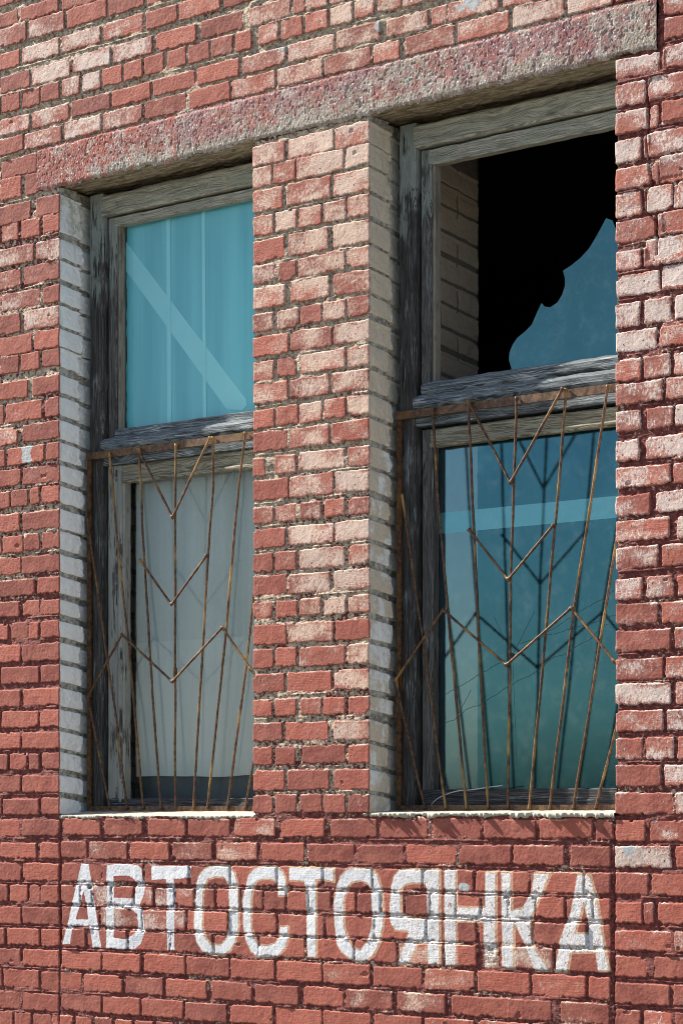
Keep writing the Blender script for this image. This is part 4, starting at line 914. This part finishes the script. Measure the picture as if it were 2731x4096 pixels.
# right window, upper light: what is left of the blue pane
BROKEN = [(1.160,4.015),(1.129,3.973),(1.102,3.941),(1.063,3.911),(1.019,3.887),(0.976,3.870),(0.986,3.836),(0.985,3.803),(0.972,3.771),(0.948,3.741),(0.912,3.726),(0.884,3.733),(0.868,3.750),(0.843,3.708),(0.819,3.665),(0.787,3.642),(0.746,3.620),(0.721,3.593),(0.705,3.562),(0.702,3.532),(0.713,3.500),(0.728,3.44)]
q = p2; gl1 = q['s1']-q['st']
M_film2 = film_material('blue_mirror_glass', (0.011, 0.085, 0.105), (0.016, 0.110, 0.135), .45, .06)
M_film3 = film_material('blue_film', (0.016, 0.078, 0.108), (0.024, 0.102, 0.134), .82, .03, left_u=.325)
M_film3n = M_film3
sh = slab('broken_pane', BROKEN+[(gl1+.012, 3.44), (gl1+.012, 4.00), (1.232, 4.010), (1.219, 4.042), (1.188, 4.056)], .2580, .2620, M_film2, win2)
# right window, lower light: blue film on the pane, torn at the left
gl0 = q['s0b']+q['stb']; gl1 = q['s1']-.06; zt = q['ltop']-q['lr']; zb = q['lbot']+q['bh']-.02
slab('pane', [(gl0-.01, zb-.01), (gl1+.01, zb-.01), (gl1+.01, zt+.01), (gl0-.01, zt+.01)], .2650, .2690, M_gg, win2)
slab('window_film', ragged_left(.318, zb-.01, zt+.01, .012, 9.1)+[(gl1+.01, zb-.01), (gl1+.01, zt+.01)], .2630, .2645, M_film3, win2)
# cracks running out from the small hole
def tube(pts, r, name, mat, parent, sides=8, jitter=0.0, flat=None):
    pts = [Vector(p) for p in pts]; c = []; f = []; n = len(pts)
    for i, p in enumerate(pts):
        t = (pts[min(n-1, i+1)]-pts[max(0, i-1)]).normalized()
        up = Vector((0, 1, 0)); s1 = t.cross(up).normalized(); s2 = s1.cross(t).normalized()
        rr = (r if not hasattr(r, '__len__') else r[i])*(1+jitter*mnoise.noise(p*60))
        for k in range(sides):
            a = 2*math.pi*k/sides; c.append(tuple(p+s1*math.cos(a)*rr+s2*math.sin(a)*rr))
    for i in range(n-1):
        for k in range(sides):
            f.append((i*sides+k, i*sides+(k+1) % sides, (i+1)*sides+(k+1) % sides, (i+1)*sides+k))
    c.append(tuple(pts[0])); c.append(tuple(pts[-1]))
    for k in range(sides):
        f.append((len(c)-2, (k+1) % sides, k)); b = (n-1)*sides; f.append((len(c)-1, b+k, b+(k+1) % sides))
    me = bpy.data.meshes.new(name); me.from_pydata(c, [], f); me.materials.append(mat)
    me.polygons.foreach_set('use_smooth', [True]*len(f)); me.update()
    return link(bpy.data.objects.new(name, me), parent)
g = G('crack_dark'); M_crack = g.done(g.bsdf((0.012, 0.05, 0.07), .4))
def crack(a, b, wob=.012, n=40, r=.0011):
    pts = []
    for i in range(n+1):
        t = i/n; x = a[0]+(b[0]-a[0])*t; z = a[1]+(b[1]-a[1])*t
        pts.append((x, .2628, z+wob*mnoise.noise(Vector((x*16, z*9, a[0]*7)))+wob*.5*mnoise.noise(Vector((x*60, 2, 3)))))
    tube(pts, r, 'crack', M_crack, win2, 5)
hole = (.717, 2.279)
crack(hole, (.30, 2.10)); crack(hole, (.83, 2.46), .004); crack((.75, 2.30), (1.30, 2.56), .014); crack((.32, 1.98), (1.20, 2.38), .02); crack((.76, 2.33), (1.29, 2.43), .008); crack((.42, 2.02), (.50, 2.14), .004); crack(hole, (.74, 1.80), .003, r=.0007); crack(hole, (.62, 2.45), .003, r=.0007)
slab('bullet_hole', [(hole[0]+.011*math.cos(a)*(1+.3*math.sin(3*a)), hole[1]+.011*math.sin(a)) for a in [i*math.pi/6 for i in range(12)]], .2622, .2630, M_dark, win2).name = 'small_hole'

# ------------------------------------------------------------------ steel grilles
M_rust = rust_material(); M_rustbar = rust_material('dark_rusted_bar', 0.15)
def gy(v): return 0.165-0.015*(v-1.62)/1.43
def resample(pl, step=.008):
    out = []
    for (a, b), (c, d) in zip(pl[:-1], pl[1:]):
        n = max(1, int(math.hypot(c-a, d-b)/step))
        for i in range(n): out.append((a+(c-a)*i/n, b+(d-b)*i/n))
    out.append(pl[-1]); return out
def rod(pl, name, parent, dy=0.0, r=.0057):
    s = random.random()*20
    pts = [(u+.0032*mnoise.noise(Vector((v_*4, s, 0))), gy(v_)+dy+.0015*mnoise.noise(Vector((v_*7, s, 4))), v_) for u, v_ in resample(pl)]
    cs = [Vector((a, 0, b)) for a, b in pl]                              # lumpy welds where rods meet
    rad = [r*(1+(.75 if name == 'chevron_rod' else .45)*max(0, 1-min((Vector((p[0], 0, p[2]))-c).length for c in (cs if name == 'chevron_rod' else cs[::len(cs)-1]))/.016)) for p in pts]
    return tube(pts, rad, name, M_rust, parent, 10, .22)
def flat_bar(u0, u1, v0, v1, y0, y1, name, parent):
    bm = bmesh.new(); n = 60; ring = []
    vert = (v1-v0) > (u1-u0)
    for i in range(n+1):
        t = i/n
        if vert: pr = [(u0, y0, v0+(v1-v0)*t), (u1, y0, v0+(v1-v0)*t), (u1, y1, v0+(v1-v0)*t), (u0, y1, v0+(v1-v0)*t)]
        else: pr = [(u0+(u1-u0)*t, y0, v0), (u0+(u1-u0)*t, y0, v1), (u0+(u1-u0)*t, y1, v1), (u0+(u1-u0)*t, y1, v0)]
        ring.append([bm.verts.new(Vector(p)+Vector((0, .0012, .0012))*mnoise.noise(Vector(p)*25)) for p in pr])
    for i in range(n):
        for k in range(4): bm.faces.new((ring[i][k], ring[i][(k+1) % 4], ring[i+1][(k+1) % 4], ring[i+1][k]))
    bm.faces.new(ring[0][::-1]); bm.faces.new(ring[-1])
    bmesh.ops.recalc_face_normals(bm, faces=bm.faces[:])
    me = bpy.data.meshes.new(name); bm.to_mesh(me); bm.free(); me.materials.append(M_rustbar)
    return link(bpy.data.objects.new(name, me), parent)
def grille(u0, u1, label, rods, chev, wrap=None):
    g_ = bpy.data.objects.new('window_grille', None); link(g_)
    g_['label'] = label; g_['category'] = 'window grille'; g_['group'] = 'rusty steel grilles over the lower half of each window'
    flat_bar(u0+.02, u1-.02, 3.318, 3.352, .158, .170, 'top_bar', g_)
    flat_bar(u0+.02, u1-.02, 1.621, 1.646, .168, .186, 'bottom_bar', g_)
    flat_bar(u0+.014, u0+.040, 1.624, 3.350, .170, .182, 'side_post', g_); flat_bar(u1-.040, u1-.014, 1.624, 3.350, .170, .182, 'side_post', g_)
    for pl in rods: rod(pl, 'upright_rod', g_)
    for pl in chev: rod(pl, 'chevron_rod', g_, dy=-.0105)
    for uu in (u0+.28, u0+.62, u1-.2):                                # bolts in the bar
        tube([(uu, .1585, 3.336), (uu, .152, 3.336)], .007, 'bolt', M_rust, g_, 6)
    if wrap:
        u_, v_ = wrap; pts = []
        for i in range(15*10):
            a = i/10*2*math.pi; pts.append((u_+.0085*math.cos(a), gy(v_)+.0085*math.sin(a), v_+.0030*i/10))
        tube(pts, .0016, 'wire_wrap', M_rust, g_, 5)
    return g_
grille(-1.735, -0.512, 'rusty steel grille of fanned rods over the left window with a grey curtain', [
    [(-1.699, 2.163), (-1.56, 1.633)],
    [(-1.706, 3.07), (-1.639, 2.72), (-1.568, 2.334), (-1.508, 2.036), (-1.448, 1.632)],
    [(-1.547, 3.338), (-1.484, 2.802), (-1.435, 2.473), (-1.339, 1.632)],
    [(-1.353, 3.342), (-1.322, 2.814), (-1.29, 2.361), (-1.227, 1.632)],
    [(-1.114, 3.338), (-1.12, 3.0), (-1.135, 1.632)],
    [(-0.881, 3.349), (-0.883, 3.115), (-0.916, 2.801), (-0.955, 2.362), (-1.02, 1.632)],
    [(-0.681, 3.351), (-0.727, 3.101), (-0.806, 2.465), (-0.932, 1.632)],
    [(-0.560, 3.05), (-0.639, 2.602), (-0.686, 2.285), (-0.809, 1.631)],
    [(-0.560, 2.17), (-0.651, 1.827), (-0.701, 1.631)]],
    [[(-1.347, 3.338), (-1.129, 2.995), (-0.888, 3.346)], [(-1.342, 2.811), (-1.139, 2.589), (-0.914, 2.805)],
     [(-1.699, 2.168), (-1.461, 2.463), (-1.137, 2.228), (-0.821, 2.466), (-0.651, 2.269), (-0.565, 2.17)]], wrap=(-1.128, 2.250))
grille(0.154, 1.397, 'rusty steel grille of fanned rods over the right window with blue film', [
    [(0.178, 2.186), (0.191, 2.113), (0.329, 1.629)],
    [(0.215, 2.993), (0.322, 2.362), (0.44, 1.629)],
    [(0.382, 3.347), (0.404, 3.005), (0.459, 2.457), (0.548, 1.629)],
    [(0.571, 3.354), (0.587, 2.989), (0.598, 2.786), (0.62, 2.314), (0.66, 1.629)],
    [(0.821, 3.347), (0.801, 2.984), (0.785, 2.573), (0.762, 1.629)],
    [(1.068, 3.356), (1.007, 2.789), (0.96, 2.365), (0.871, 1.628)],
    [(1.268, 3.346), (1.195, 2.937), (1.099, 2.45), (0.973, 1.628)],
    [(1.360, 3.02), (1.304, 2.703), (1.257, 2.467), (1.218, 2.276), (1.089, 1.628)],
    [(1.360, 2.18), (1.296, 1.95), (1.196, 1.628)]],
    [[(0.576, 3.357), (0.793, 2.991), (1.058, 3.357)], [(0.578, 2.812), (0.777, 2.588), (1.009, 2.800)],
     [(0.178, 2.186), (0.441, 2.479), (0.767, 2.231), (1.093, 2.452), (1.297, 2.227), (1.36, 2.16)]])


# pale bent wire lying on the right sill
g = G('pale_wire'); M_wire = g.done(g.bsdf((0.42, 0.43, 0.42), .6))
wp = [(.345, .185, 1.645), (.38, .172, 1.668), (.43, .170, 1.690), (.50, .168, 1.706), (.58, .172, 1.712), (.66, .180, 1.722), (.72, .185, 1.728)]
def smooth_pts(p, n=8):
    out = []
    for i in range(len(p)-1):
        a = Vector(p[max(0, i-1)]); b = Vector(p[i]); c = Vector(p[i+1]); d = Vector(p[min(len(p)-1, i+2)])
        for k in range(n):
            t = k/n; out.append(.5*((2*b)+(c-a)*t+(2*a-5*b+4*c-d)*t*t+(3*b-a-3*c+d)*t**3))
    out.append(Vector(p[-1])); return out
wire = tube(smooth_pts(wp), .0022, 'bent_wire', M_wire, None, 6)
wire['label'] = 'thin pale bent wire lying behind the bars at the foot of the right window'; wire['category'] = 'wire'

# ------------------------------------------------------------------ ground
g = G('ground_asphalt'); P = g.obj()
M_gr = g.done(g.bsdf(g.mix(g.noise(P, 3, 6, .7), (0.10, 0.095, 0.085), (0.22, 0.21, 0.19)), .95, g.bump(g.noise(P, 40, 5, .7), .01)))
gr = quads('ground', [[(-400, -400, 0), (400, -400, 0), (400, 400, 0), (-400, 400, 0)]], M_gr, None)
gr['kind'] = 'structure'
# unseen tree belt, added to darken the foot of the pane reflections
g = G('added_foliage'); P = g.obj()
M_tree = g.done(g.bsdf(g.mix(g.noise(P, .7, 6, .7), (0.018, 0.030, 0.012), (0.07, 0.10, 0.035)), .9))
na, nh = 900, 60
aa_, tt = np.meshgrid(np.linspace(math.radians(170), math.radians(330), na), np.linspace(0, math.pi, nh), indexing='ij')
s_ = aa_*75
hh_ = 3.6+1.6*fbm(s_*.05, s_*0, 701, 3)
wob = 1+.16*fbm(s_*.35, tt*4, 702, 3)+.12*fbm(s_*1.4, tt*14, 703, 3)
rad = 75-5.5*np.cos(tt)*wob
far = mesh_np('added_far_trees', np.stack([rad*np.cos(aa_), rad*np.sin(aa_), hh_*np.sin(tt)*wob-.2], -1).reshape(-1, 3), grid_faces(na, nh), M_tree, None)
far['kind'] = 'stuff'; far['label'] = 'belt of dark trees added out of view to darken the pane reflections'; far['category'] = 'woodland'
